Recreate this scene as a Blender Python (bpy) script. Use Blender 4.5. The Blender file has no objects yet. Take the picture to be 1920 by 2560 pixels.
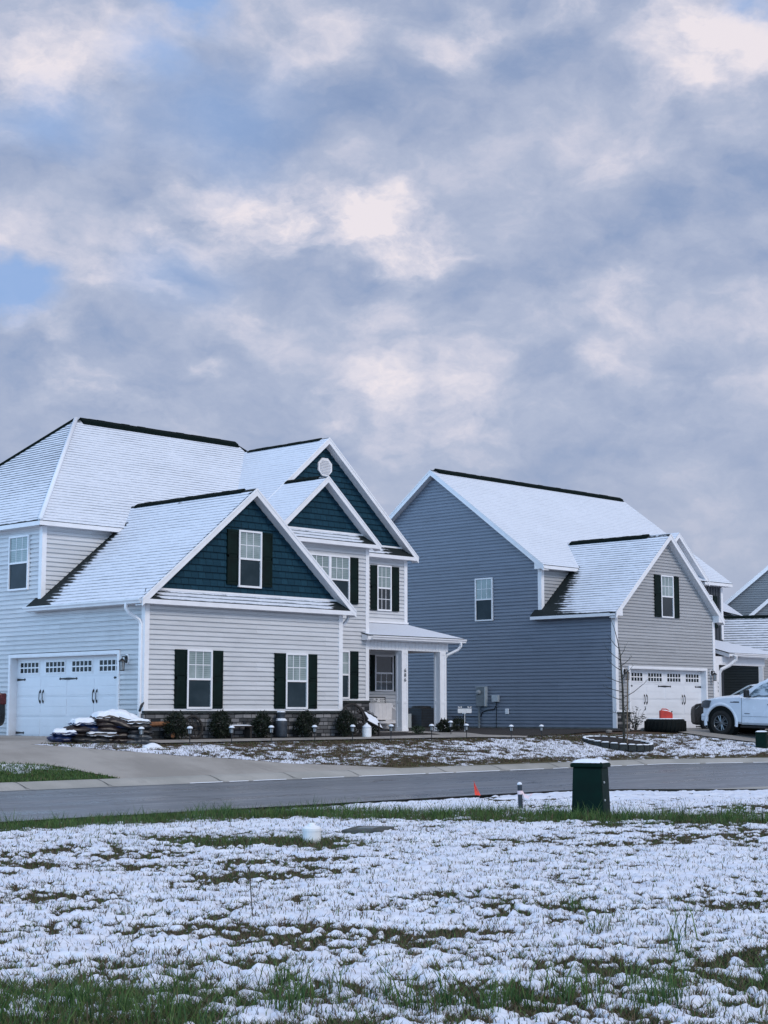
import bpy, bmesh, math, random
import numpy as np
from math import radians, sin, cos, pi, sqrt, floor
from mathutils import Vector, Matrix
random.seed(7); rng=np.random.default_rng(7)
S=bpy.context.scene
COL=S.collection
R=radians
# ------------------------------------------------------------------ ground heights
def lerp(pts,x):
    if x<=pts[0][0]: return pts[0][1]
    for (a,b),(c,d) in zip(pts,pts[1:]):
        if x<=c: return b+(d-b)*(x-a)/(c-a)
    return pts[-1][1]
CY=[(-50,28.3),(40,28.3),(43.7,26.9),(47,24.2),(51,19.5),(56,12),(70,-15)]
YT=[(41,31.1),(46,29.5)]
NEAR=[(-60,18.95),(24.2,18.95),(25.4,18.45),(26.7,17.1),(27.9,16.1),(31,12.6),(36,5.5),(44,-8),(60,-36)]
def gz(X,Y):
    cy=lerp(CY,X); yt=lerp(YT,X)
    if Y<cy: return .12
    return lerp([(cy,.12),(yt,.715),(yt+1.5,.85),(yt+3.5,.88)],Y)
# ------------------------------------------------------------------ numpy noise
def vn(x,y,seed):
    xi=np.floor(x).astype(np.int64); yi=np.floor(y).astype(np.int64)
    fx=x-xi; fy=y-yi
    fx=fx*fx*fx*(fx*(fx*6-15)+10); fy=fy*fy*fy*(fy*(fy*6-15)+10)
    def h(a,b):
        n=(a*374761393+b*668265263+seed*974634777)&0xffffffff
        n=((n^(n>>13))*1274126177)&0xffffffff
        n=(n^(n>>16))&0xffff
        return n/65535.
    return (h(xi,yi)*(1-fx)+h(xi+1,yi)*fx)*(1-fy)+(h(xi,yi+1)*(1-fx)+h(xi+1,yi+1)*fx)*fy
def fbm(x,y,seed,o=4,g=.5):
    s=0;a=1;t=0
    for k in range(o):
        s=s+a*vn(x+17.3*k,y-9.1*k,seed+k); t+=a; a*=g; x=x*2.03; y=y*2.03
    return s/t
# ------------------------------------------------------------------ materials
MATS={}
class NT:
    def __init__(s,nt): s.nt=nt
    def n(s,t,**k):
        x=s.nt.nodes.new(t)
        for a,b in k.items():
            if a=='inp':
                for i,v in b.items():
                    if isinstance(v,bpy.types.NodeSocket): s.nt.links.new(v,x.inputs[i])
                    else: x.inputs[i].default_value=v
            else: setattr(x,a,b)
        return x
    def math(s,op,a,b=0.,c=None,clamp=False):
        x=s.nt.nodes.new('ShaderNodeMath'); x.operation=op; x.use_clamp=clamp
        for i,v in enumerate([a,b]+([c] if c is not None else [])):
            if isinstance(v,bpy.types.NodeSocket): s.nt.links.new(v,x.inputs[i])
            else: x.inputs[i].default_value=v
        return x.outputs[0]
    def mix(s,f,a,b):
        x=s.nt.nodes.new('ShaderNodeMix'); x.data_type='RGBA'
        for i,v in ((0,f),(6,a),(7,b)):
            if isinstance(v,bpy.types.NodeSocket): s.nt.links.new(v,x.inputs[i])
            else: x.inputs[i].default_value=v if i==0 else (*v[:3],1)
        return x.outputs[2]
    def ramp(s,f,lo,hi,smooth=True):
        x=s.nt.nodes.new('ShaderNodeMapRange'); x.clamp=True
        x.interpolation_type='SMOOTHSTEP' if smooth else 'LINEAR'
        s.nt.links.new(f,x.inputs[0])
        for i,v in ((1,lo),(2,hi)):
            if isinstance(v,bpy.types.NodeSocket): s.nt.links.new(v,x.inputs[i])
            else: x.inputs[i].default_value=v
        return x.outputs[0]
    def noise(s,vec,scale,detail=3,rough=.55,dist=0.):
        x=s.n('ShaderNodeTexNoise',inp={'Scale':scale,'Detail':detail,'Roughness':rough,'Distortion':dist})
        if vec is not None: s.nt.links.new(vec,x.inputs['Vector'])
        return x.outputs[0]
    def mapv(s,vec,sc=(1,1,1),loc=(0,0,0),rot=(0,0,0)):
        x=s.n('ShaderNodeMapping'); s.nt.links.new(vec,x.inputs[0])
        x.inputs['Scale'].default_value=sc; x.inputs['Location'].default_value=loc; x.inputs['Rotation'].default_value=rot
        return x.outputs[0]
def newmat(name,col=(.5,.5,.5),rough=.6,metal=0.,spec=.5):
    m=bpy.data.materials.new(name); m.use_nodes=True
    nt=m.node_tree; b=nt.nodes['Principled BSDF']
    b.inputs['Base Color'].default_value=(*col,1); b.inputs['Roughness'].default_value=rough
    b.inputs['Metallic'].default_value=metal; b.inputs['Specular IOR Level'].default_value=spec
    MATS[name]=m
    return m,NT(nt),b
def simple(name,col,rough=.6,var=.15,scale=6.,metal=0.,bump=0.,spec=.5,bscale=40.):
    """base colour with object-space noise variation and optional bump"""
    m,t,b=newmat(name,col,rough,metal,spec)
    tc=t.n('ShaderNodeTexCoord').outputs['Object']
    f=t.noise(tc,scale,5,.6)
    c=t.mix(t.ramp(f,.3,.7),tuple(x*(1-var) for x in col),tuple(min(1,x*(1+var)) for x in col))
    t.nt.links.new(c,b.inputs['Base Color'])
    r=t.math('MULTIPLY_ADD',f,.25,rough-.12,clamp=True); t.nt.links.new(r,b.inputs['Roughness'])
    if bump:
        bn=t.n('ShaderNodeBump',inp={'Strength':bump,'Distance':.01,'Height':t.noise(tc,bscale,4,.6)})
        t.nt.links.new(bn.outputs[0],b.inputs['Normal'])
    return m
def siding_mat(name,col,rough=.45):
    m,t,b=newmat(name,col,rough)
    tc=t.n('ShaderNodeTexCoord').outputs['Object']
    f=t.noise(t.mapv(tc,(.6,.6,5)),2.,4,.6)
    g=t.noise(t.mapv(tc,(1,1,.25)),1.1,5,.65)
    c=t.mix(t.ramp(f,.3,.7),tuple(x*.94 for x in col),tuple(min(1,x*1.05) for x in col))
    sp=t.n('ShaderNodeSeparateXYZ',inp={0:tc})
    v=t.n('ShaderNodeCombineXYZ',inp={0:t.math('ADD',sp.outputs[0],sp.outputs[1]),1:sp.outputs[2],2:0.}).outputs[0]
    br=t.n('ShaderNodeTexBrick',offset=.31,inp={'Scale':1.,'Mortar Size':.003,'Brick Width':3.66,'Row Height':.249,'Color1':(.93,.93,.93,1),'Color2':(1.03,1.03,1.03,1),'Mortar':(.70,.70,.70,1)})
    t.nt.links.new(v,br.inputs['Vector'])
    mm=t.n('ShaderNodeMix',data_type='RGBA',blend_type='MULTIPLY'); mm.inputs[0].default_value=1.
    t.nt.links.new(c,mm.inputs[6]); t.nt.links.new(br.outputs[0],mm.inputs[7]); c=mm.outputs[2]
    c=t.mix(t.math('MULTIPLY',t.ramp(g,.52,.8),.30),c,tuple(x*.70 for x in col))
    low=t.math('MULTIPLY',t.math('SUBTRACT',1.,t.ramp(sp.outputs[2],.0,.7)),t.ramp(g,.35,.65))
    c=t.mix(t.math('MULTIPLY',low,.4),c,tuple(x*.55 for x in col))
    t.nt.links.new(c,b.inputs['Base Color'])
    bn=t.n('ShaderNodeBump',inp={'Strength':.25,'Distance':.004,'Height':t.noise(t.mapv(tc,(3,3,40)),12.,3,.6)})
    t.nt.links.new(bn.outputs[0],b.inputs['Normal'])
    return m
siding_mat('siding_white',(.615,.622,.635)); siding_mat('siding_grey',(.40,.402,.408)); siding_mat('siding_slate',(.185,.215,.268))
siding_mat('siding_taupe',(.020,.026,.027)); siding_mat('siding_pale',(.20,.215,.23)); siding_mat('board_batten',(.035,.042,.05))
simple('trim_white',(.80,.80,.82),.4,.04,3.)
simple('soffit_white',(.70,.70,.72),.5,.05,3.)
simple('shutter_paint',(.002,.010,.0085),.6,.3,4.,spec=.15)
simple('door_white',(.76,.77,.80),.38,.03,2.)
simple('black_iron',(.006,.007,.008),.45,.3,8.)
simple('rubber',(.004,.006,.006),.85,.4,9.,bump=.4,spec=.2)
simple('dark_plastic',(.012,.014,.016),.55,.3,8.)
simple('grey_metal',(.16,.18,.19),.45,.15,5.)
simple('light_metal',(.42,.46,.48),.4,.1,5.)
simple('concrete_foundation',(.10,.105,.10),.85,.3,4.,bump=.4)
simple('mulch',(.018,.014,.012),.95,.6,18.,bump=1.,bscale=60)
simple('wood_old',(.022,.019,.017),.8,.5,14.,bump=.6)
simple('wood_orange',(.20,.085,.035),.75,.35,14.)
simple('green_box',(.0003,.013,.009),.55,.25,3.,spec=.12,bump=.12,bscale=90)
simple('post_grey',(.022,.032,.045),.6,.3,9.)
simple('tail_red',(.06,.008,.010),.25,.3,9.)
simple('red_plastic',(.46,.028,.014),.4,.2,6.)
simple('flag_red',(.75,.05,.025),.5,.12,12.)
simple('white_plastic',(.78,.80,.82),.4,.06,9.)
simple('ribbon_pink',(.82,.66,.70),.5,.1,12.)
simple('lid_concrete',(.06,.068,.062),.9,.4,9.,bump=.6)
simple('stone_small',(.20,.19,.18),.9,.4,9.,bump=.6)
simple('block_dark',(.020,.026,.026),.9,.4,10.,bump=.6)
simple('bark_young',(.030,.030,.022),.8,.5,20.,bump=.4)
simple('stake_wood',(.15,.11,.07),.8,.3,20.)
simple('lamp_lens',(.07,.08,.09),.2,.3,9.,spec=.6)
simple('bag_brown',(.013,.008,.008),.38,.5,7.,bump=.5,bscale=18)
simple('bag_blue',(.008,.022,.075),.36,.5,7.,bump=.5,bscale=18)
simple('bag_black',(.010,.012,.015),.38,.5,7.,bump=.5,bscale=18)
simple('bag_grey',(.075,.085,.095),.42,.5,7.,bump=.5,bscale=18)
simple('lantern_grey',(.30,.33,.35),.35,.25,30.)
simple('sign_white',(.62,.62,.62),.6,.1,9.)
simple('bench_white',(.66,.65,.66),.5,.06,6.)
simple('paint_white',(.66,.72,.80),.25,.03,3.,spec=.6)
simple('paint_dark',(.007,.009,.010),.25,.2,3.,spec=.5)
simple('chrome_dark',(.20,.22,.24),.32,.3,9.,metal=.7)
simple('tyre',(.007,.008,.008),.8,.3,20.,bump=.3)
simple('dry_stem',(.05,.045,.03),.8,.4,20.)
def leafmat(name,a,b_):
    m,t,b=newmat(name,a,.6,spec=.3)
    oi=t.n('ShaderNodeNewGeometry').outputs['Random Per Island']
    t.nt.links.new(t.mix(oi,a,b_),b.inputs['Base Color'])
leafmat('leaf_dark',(.002,.007,.004),(.014,.022,.010)); leafmat('leaf_green',(.015,.035,.018),(.04,.06,.03))
# snow
def snowmat(name='snow',bscale=28.):
    m,t,b=newmat(name,(.86,.88,.92),.75,spec=.25)
    tc=t.n('ShaderNodeTexCoord').outputs['Object']
    n=t.noise(tc,bscale,5,.65)
    t.nt.links.new(t.mix(t.ramp(n,.25,.75),(.70,.75,.83),(.80,.83,.87)),b.inputs['Base Color'])
    bn=t.n('ShaderNodeBump',inp={'Strength':.5,'Distance':.012,'Height':n}); t.nt.links.new(bn.outputs[0],b.inputs['Normal'])
snowmat()
# shake (blue cedar-look shingles): tone differs per shingle
def shakemat():
    m,t,b=newmat('shake_blue',(.02,.05,.09),.7,spec=.15)
    tc=t.n('ShaderNodeTexCoord').outputs['Object']
    sp=t.n('ShaderNodeSeparateXYZ',inp={0:tc})
    v=t.n('ShaderNodeCombineXYZ',inp={0:sp.outputs[0],1:sp.outputs[2],2:0.})
    br=t.n('ShaderNodeTexBrick',offset=.37,inp={'Scale':1.,'Mortar Size':.010,'Brick Width':.24,'Row Height':.178,'Bias':0.,
        'Color1':(.007,.034,.055,1),'Color2':(.014,.056,.086,1),'Mortar':(.001,.008,.012,1)})
    t.nt.links.new(v.outputs[0],br.inputs['Vector'])
    n=t.noise(t.mapv(tc,(9,9,1.5)),4.,4,.6)
    t.nt.links.new(t.mix(t.ramp(n,.3,.75),br.outputs[0],(.007,.036,.058)),b.inputs['Base Color'])
    bn=t.n('ShaderNodeBump',inp={'Strength':.5,'Distance':.006,'Height':t.math('SUBTRACT',n,br.outputs[1])}); t.nt.links.new(bn.outputs[0],b.inputs['Normal'])
shakemat()
def stonemat():
    m,t,b=newmat('ledge_stone',(.06,.06,.06),.9)
    tc=t.n('ShaderNodeTexCoord').outputs['Object']
    sp=t.n('ShaderNodeSeparateXYZ',inp={0:tc})
    u=t.math('ADD',sp.outputs[0],sp.outputs[1])
    v=t.n('ShaderNodeCombineXYZ',inp={0:u,1:sp.outputs[2],2:0.}).outputs[0]
    wn=t.n('ShaderNodeTexNoise',inp={'Scale':3.,'Detail':2.}); t.nt.links.new(v,wn.inputs['Vector'])
    vv=t.n('ShaderNodeVectorMath',operation='MULTIPLY_ADD',inp={0:wn.outputs[1],1:(.05,.03,0),2:v}).outputs[0]
    br=t.n('ShaderNodeTexBrick',offset=.43,squash=.6,squash_frequency=3,inp={'Scale':1.,'Mortar Size':.009,'Brick Width':.29,'Row Height':.105,'Bias':-.12,
        'Color1':(.014,.018,.021,1),'Color2':(.30,.295,.30,1),'Mortar':(.004,.005,.006,1)})
    t.nt.links.new(vv,br.inputs['Vector'])
    n=t.noise(tc,9.,5,.65)
    c=t.mix(t.ramp(n,.45,1.),br.outputs[0],(.040,.046,.050))
    t.nt.links.new(c,b.inputs['Base Color'])
    h=t.math('SUBTRACT',t.math('MULTIPLY',n,.6),br.outputs[1])
    bn=t.n('ShaderNodeBump',inp={'Strength':.8,'Distance':.02,'Height':h}); t.nt.links.new(bn.outputs[0],b.inputs['Normal'])
stonemat()
def roofmat():
    m,t,b=newmat('snowy_shingles',(.8,.8,.8),.75,spec=.25)
    uv=t.n('ShaderNodeUVMap',uv_map='UVMap').outputs[0]
    sp=t.n('ShaderNodeSeparateXYZ',inp={0:uv}); u,v=sp.outputs[0],sp.outputs[1]
    at=t.n('ShaderNodeAttribute',attribute_name='bare').outputs['Fac']
    ln=t.n('ShaderNodeAttribute',attribute_name='line').outputs['Fac']
    wob=t.noise(t.n('ShaderNodeCombineXYZ',inp={0:u,1:v,2:0.}).outputs[0],1.3,4,.6)
    vr=t.math('DIVIDE',t.math('MULTIPLY_ADD',wob,.035,v),.143)
    row=t.math('FLOOR',vr); fr=t.math('FRACT',vr)
    d1=t.noise(t.n('ShaderNodeCombineXYZ',inp={0:t.math('MULTIPLY',u,1.9),1:t.math('MULTIPLY',row,5.37),2:0.}).outputs[0],1.,3,.75)
    d2=t.noise(t.n('ShaderNodeCombineXYZ',inp={0:t.math('MULTIPLY',u,.35),1:t.math('MULTIPLY',v,.5),2:3.}).outputs[0],1.,3,.6)
    w=t.math('ADD',t.math('MULTIPLY',t.math('SUBTRACT',d1,.5),1.25),t.math('MULTIPLY',t.math('SUBTRACT',d2,.5),.9))
    w=t.math('MULTIPLY',t.math('ADD',w,t.math('MULTIPLY_ADD',ln,.55,.02)),.55)
    line=t.math('SUBTRACT',1.,t.ramp(t.math('SUBTRACT',fr,w),-.06,.10))
    line=t.math('MULTIPLY',line,t.ramp(ln,.0,.9))
    b3=t.noise(t.n('ShaderNodeCombineXYZ',inp={0:t.math('MULTIPLY',u,2.2),1:t.math('MULTIPLY',v,5.),2:9.}).outputs[0],1.,5,.7)
    bb=t.math('ADD',at,t.math('ADD',t.math('MULTIPLY',t.math('SUBTRACT',b3,.5),.9),t.math('MULTIPLY',t.math('SUBTRACT',.5,fr),.35)))
    bare=t.ramp(bb,.42,.62)
    dark=t.math('MAXIMUM',line,bare)
    n=t.noise(uv,14.,4,.6)
    snow=t.mix(t.ramp(n,.3,.7),(.60,.65,.74),(.70,.74,.80))
    sh=t.mix(t.ramp(t.noise(uv,60.,2,.5),.3,.7),(.003,.008,.008),(.016,.023,.025))
    t.nt.links.new(t.mix(dark,snow,t.mix(bare,(.15,.175,.20),sh)),b.inputs['Base Color'])
    h=t.math('ADD',t.math('MULTIPLY',t.math('SUBTRACT',1.,dark),1.),t.math('MULTIPLY',n,.3))
    bn=t.n('ShaderNodeBump',inp={'Strength':.35,'Distance':.02,'Height':h}); t.nt.links.new(bn.outputs[0],b.inputs['Normal'])
    simple('shingle_dark',(.003,.008,.0075),.95,.5,30.,bump=.5,spec=.1)
roofmat()
def glassmat(name,kind):
    m,t,b=newmat(name,(.3,.4,.4),.04,spec=.8)
    tc=t.n('ShaderNodeTexCoord').outputs['Object']
    z=t.n('ShaderNodeSeparateXYZ',inp={0:tc}).outputs[2]
    n=t.noise(tc,1.7,4,.6)
    if kind=='blind':
        fr=t.math('FRACT',t.math('DIVIDE',z,.05))
        c=t.mix(t.ramp(fr,.05,.55),(.13,.18,.18),(.24,.30,.295))
        c=t.mix(t.ramp(n,.45,.75),c,(.32,.38,.38))
        b.inputs['Roughness'].default_value=.12
    elif kind=='screen':
        c=t.mix(t.ramp(n,.3,.8),(.014,.028,.036),(.032,.050,.062)); b.inputs['Roughness'].default_value=.35; b.inputs['Specular IOR Level'].default_value=.2
    elif kind=='dark':
        c=t.mix(t.ramp(n,.3,.8),(.006,.012,.014),(.02,.03,.035))
    elif kind=='pane':
        c=t.mix(t.ramp(n,.3,.8),(.003,.008,.009),(.010,.018,.022)); b.inputs['Roughness'].default_value=.18; b.inputs['Specular IOR Level'].default_value=.2
    else:  # frosted vehicle window
        g=t.noise(t.mapv(tc,(1,1,2.2)),2.4,6,.7)
        c=t.mix(t.ramp(g,.42,.6),(.035,.07,.10),(.42,.50,.58)); b.inputs['Roughness'].default_value=.3
    t.nt.links.new(c,b.inputs['Base Color'])
for k in ('blind','screen','dark','pane','frost'): glassmat('glass_'+k,k)
def groundmat(name,bare_a,bare_b,scale=1.):
    """snow over ground; vertex attribute 'snow' sets where the snow lies, 'tint' where the turf is green"""
    m,t,b=newmat(name,(.5,.5,.5),.85,spec=.2)
    tc=t.n('ShaderNodeTexCoord').outputs['Object']
    s=t.n('ShaderNodeAttribute',attribute_name='snow').outputs['Fac']
    g=t.n('ShaderNodeAttribute',attribute_name='tint').outputs['Fac']
    n=t.noise(tc,38.*scale,4,.7); n2=t.noise(tc,11.*scale,4,.65); n3=t.noise(tc,2.,4,.6)
    f=t.math('ADD',s,t.math('ADD',t.math('MULTIPLY',t.math('SUBTRACT',n,.5),.7),t.math('MULTIPLY',t.math('SUBTRACT',n2,.5),.45)))
    f=t.ramp(f,.40,.58)
    bare=t.mix(t.ramp(n2,.3,.7),bare_a,bare_b)
    bare=t.mix(g,bare,t.mix(t.ramp(n,.3,.7),(.018,.045,.014),(.06,.11,.03)))
    sn=t.mix(t.ramp(n3,.3,.7),(.63,.675,.785),(.74,.78,.86))
    t.nt.links.new(t.mix(f,bare,sn),b.inputs['Base Color'])
    bn=t.n('ShaderNodeBump',inp={'Strength':.6,'Distance':.012,'Height':t.math('ADD',t.math('MULTIPLY',n,.6),f)}); t.nt.links.new(bn.outputs[0],b.inputs['Normal'])
groundmat('snow_lawn',(.030,.032,.020),(.085,.070,.042))
groundmat('yard_lawn',(.050,.033,.022),(.115,.075,.048),.8)
def asphalt():
    m,t,b=newmat('asphalt',(.1,.11,.12),.55,spec=.5)
    tc=t.n('ShaderNodeTexCoord').outputs['Object']
    band=t.noise(t.mapv(tc,(.02,.9,1)),1.6,3,.5)
    n=t.noise(tc,60.,4,.7); n2=t.noise(t.mapv(tc,(.25,1,1)),1.2,6,.65)
    c=t.mix(t.ramp(band,.35,.65),(.125,.14,.165),(.185,.20,.225))
    yy=t.n('ShaderNodeSeparateXYZ',inp={0:tc}).outputs[1]
    tr=None
    for y0 in (20.6,22.3,24.3,26.0):
        q=t.math('SUBTRACT',1.,t.ramp(t.math('ABSOLUTE',t.math('SUBTRACT',t.math('MULTIPLY_ADD',n2,.5,yy),y0+.25)),.1,.55)); tr=q if tr is None else t.math('MAXIMUM',tr,q)
    c=t.mix(t.math('MULTIPLY',tr,.45),c,(.095,.105,.122))
    vo=t.n('ShaderNodeTexVoronoi',feature='DISTANCE_TO_EDGE',inp={'Scale':.28}); t.nt.links.new(t.n('ShaderNodeVectorMath',operation='MULTIPLY_ADD',inp={0:t.n('ShaderNodeTexNoise',inp={'Scale':1.5,'Detail':4.,'Vector':tc}).outputs[1],1:(.9,.9,0),2:tc}).outputs[0],vo.inputs['Vector'])
    c=t.mix(t.math('MULTIPLY',t.math('SUBTRACT',1.,t.ramp(vo.outputs['Distance'],.0,.012)),.6),c,(.04,.045,.05))
    c=t.mix(t.math('MULTIPLY',t.ramp(n2,.45,.75),.5),c,(.21,.22,.24))
    c=t.mix(t.math('MULTIPLY',t.ramp(n,.35,.75),.45),c,(.085,.093,.105))
    t.nt.links.new(c,b.inputs['Base Color'])
    bn=t.n('ShaderNodeBump',inp={'Strength':.4,'Distance':.006,'Height':n}); t.nt.links.new(bn.outputs[0],b.inputs['Normal'])
    t.nt.links.new(t.ramp(n2,.0,1.2),b.inputs['Roughness'])
asphalt()
def concrete(name,a,c_):
    m,t,b=newmat(name,a,.8,spec=.3)
    tc=t.n('ShaderNodeTexCoord').outputs['Object']
    n=t.noise(tc,.55,6,.62); n2=t.noise(tc,45.,4,.7); n3=t.noise(t.mapv(tc,(1,.35,1)),2.3,5,.7)
    c=t.mix(t.ramp(n,.35,.68),a,c_)
    c=t.mix(t.math('MULTIPLY',t.ramp(n3,.58,.75),.35),c,tuple(x*.6 for x in a))
    c=t.mix(t.math('MULTIPLY',t.ramp(n2,.4,.8),.25),c,tuple(x*.65 for x in a))
    t.nt.links.new(c,b.inputs['Base Color'])
    bn=t.n('ShaderNodeBump',inp={'Strength':.3,'Distance':.005,'Height':n2}); t.nt.links.new(bn.outputs[0],b.inputs['Normal'])
concrete('drive_concrete',(.27,.255,.235),(.37,.35,.325)); concrete('curb_concrete',(.29,.29,.27),(.40,.39,.365))
def grassmat():
    m,t,b=newmat('grass_blade',(.03,.06,.02),.6,spec=.25)
    a=t.n('ShaderNodeAttribute',attribute_name='gcol').outputs['Color']
    t.nt.links.new(a,b.inputs['Base Color'])
grassmat()
# ------------------------------------------------------------------ mesh builder
ORG={}
def tag(o,label=None,cat=None,group=None,kind=None):
    if label: o['label']=label
    if cat: o['category']=cat
    if group: o['group']=group
    if kind: o['kind']=kind
    return o
def thing(name,label,cat,loc=(0,0,0),rot=0,group=None,local=False):
    o=bpy.data.objects.new(name,None); COL.objects.link(o); o.empty_display_size=.2
    o.location=loc; o.rotation_euler=(0,0,rot); tag(o,label,cat,group)
    ORG[o]=Vector((0,0,0)) if local else Vector(loc)
    return o
class MB:
    def __init__(s): s.v=[]; s.f=[]; s.m=[]; s.uv=None
    def add(s,vs,fs,mi=0):
        k=len(s.v); s.v+= [tuple(p) for p in vs]
        for f in fs: s.f.append(tuple(i+k for i in f)); s.m.append(mi)
        return s
    def box(s,x0,x1,y0,y1,z0,z1,mi=0,M=None):
        vs=[Vector((x,y,z)) for x in (x0,x1) for y in (y0,y1) for z in (z0,z1)]
        if M is not None: vs=[M@p for p in vs]
        return s.add(vs,[(0,1,3,2),(4,6,7,5),(0,4,5,1),(2,3,7,6),(0,2,6,4),(1,5,7,3)],mi)
    def poly(s,pts,mi=0): return s.add(pts,[tuple(range(len(pts)))],mi)
    def prism(s,a,b,mi=0):
        n=len(a); fs=[tuple(range(n))[::-1],tuple(range(n,2*n))]+[(i,(i+1)%n,n+(i+1)%n,n+i) for i in range(n)]
        return s.add(list(a)+list(b),fs,mi)
    def tube(s,path,rad,n=8,mi=0,cap=True,sq=1.):
        path=[Vector(p) for p in path]; rs=rad if isinstance(rad,(list,tuple)) else [rad]*len(path)
        vs=[];fs=[]; up=None
        for i,p in enumerate(path):
            d=(path[min(i+1,len(path)-1)]-path[max(i-1,0)]).normalized()
            if up is None: up=Vector((0,0,1)) if abs(d.z)<.9 else Vector((1,0,0))
            x=d.cross(up).normalized(); y=x.cross(d).normalized(); up=y
            for k in range(n):
                a=2*pi*k/n+pi/n; vs.append(p+x*cos(a)*rs[i]*sq+y*sin(a)*rs[i])
        for i in range(len(path)-1):
            for k in range(n): fs.append((i*n+k,i*n+(k+1)%n,(i+1)*n+(k+1)%n,(i+1)*n+k))
        if cap: fs+= [tuple(range(n))[::-1],tuple(range((len(path)-1)*n,len(path)*n))]
        return s.add(vs,fs,mi)
    def lathe(s,prof,n=16,c=(0,0,0),mi=0,M=None,cap=True):
        vs=[];fs=[]
        for r,z in prof:
            for k in range(n):
                a=2*pi*k/n; p=Vector((c[0]+r*cos(a),c[1]+r*sin(a),c[2]+z)); vs.append(M@p if M is not None else p)
        for i in range(len(prof)-1):
            for k in range(n): fs.append((i*n+k,i*n+(k+1)%n,(i+1)*n+(k+1)%n,(i+1)*n+k))
        if cap: fs+=[tuple(range(n))[::-1],tuple(range((len(prof)-1)*n,len(prof)*n))]
        return s.add(vs,fs,mi)
    def build(s,name,mat,parent=None,smooth=False,loc=None,bevel=0.,rot=0.):
        me=bpy.data.meshes.new(name)
        o=bpy.data.objects.new(name,me); COL.objects.link(o)
        if parent is not None: org=ORG[parent]; o.parent=parent
        else:
            org=Vector(loc) if loc is not None else Vector((0,0,0)); o.location=org
        ORG[o]=org
        vs=[(p[0]-org.x,p[1]-org.y,p[2]-org.z) for p in s.v]
        me.from_pydata(vs,[],s.f)
        for mm in (mat if isinstance(mat,(list,tuple)) else [mat]): me.materials.append(MATS[mm])
        me.polygons.foreach_set('material_index',s.m)
        if smooth:
            me.polygons.foreach_set('use_smooth',[True]*len(s.f))
        bm=bmesh.new(); bm.from_mesh(me); bmesh.ops.recalc_face_normals(bm,faces=bm.faces); bm.to_mesh(me); bm.free()
        if bevel:
            md=o.modifiers.new('bevel','BEVEL'); md.width=bevel; md.segments=2; md.limit_method='ANGLE'; md.angle_limit=R(35)
        me.update()
        return o
# wall frames: s runs along the wall, out is towards the outside
class Fr:
    def __init__(s,o,h,n): s.o=Vector((*o,0)); s.h=Vector((*h,0)); s.n=Vector((*n,0))
    def p(s,a,z,out=0.): return s.o+s.h*a+s.n*out+Vector((0,0,z))
def FY(Y): return Fr((0,Y),(1,0),(0,-1))
def FXl(X): return Fr((X,0),(0,1),(-1,0))
def FXr(X): return Fr((X,0),(0,1),(1,0))
def fbox(mb,fr,s0,s1,z0,z1,o0,o1,mi=0):
    vs=[fr.p(a,z,o) for a in (s0,s1) for o in (o0,o1) for z in (z0,z1)]
    return mb.add(vs,[(0,1,3,2),(4,6,7,5),(0,4,5,1),(2,3,7,6),(0,2,6,4),(1,5,7,3)],mi)
def fpoly(mb,fr,pts,o0,o1,mi=0):
    return mb.prism([fr.p(a,z,o0) for a,z in pts],[fr.p(a,z,o1) for a,z in pts],mi)
def span(poly,z):
    xs=[]
    n=len(poly)
    for i in range(n):
        (a,b),(c,d)=poly[i],poly[(i+1)%n]
        if (b<=z<=d) or (d<=z<=b):
            if abs(b-d)<1e-9: xs+=[a,c]
            else: xs.append(a+(c-a)*(z-b)/(d-b))
    return (min(xs),max(xs)) if xs else None
def lap(mb,fr,poly,c=.125,t=.027,zs=None,mi=0):
    """lapped courses of real geometry inside a convex outline"""
    zmin=min(p[1] for p in poly); zmax=max(p[1] for p in poly)
    z=zs if zs is not None else zmin
    while z+c<=zmin: z+=c
    while z<zmax-1e-4:
        za=max(z,zmin); zb=min(z+c,zmax)
        brk=sorted({za,zb,min(zb,max(za,z+c*.58)),min(zb,max(za,z+c*.74))}|{p[1] for p in poly if za<p[1]<zb})
        def off(q):
            f=(q-z)/c
            return t*(1-.25*f/.58) if f<=.58 else (t*.75-(t*.75+.006)*(f-.58)/.16 if f<.74 else -.006)
        for a,b in zip(brk,brk[1:]):
            if b-a<1e-5: continue
            sa=span(poly,a+1e-7); sb=span(poly,b-1e-7)
            if not sa or not sb: continue
            mb.add([fr.p(sa[0],a,off(a)),fr.p(sa[1],a,off(a)),fr.p(sb[1],b,off(b)),fr.p(sb[0],b,off(b))],[(0,1,2,3)],mi)
        sa=span(poly,za+1e-7)
        mb.add([fr.p(sa[0],za,-.006),fr.p(sa[1],za,-.006),fr.p(sa[1],za,off(za)),fr.p(sa[0],za,off(za))],[(0,1,2,3)],mi)
        z+=c
    return mb
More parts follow.
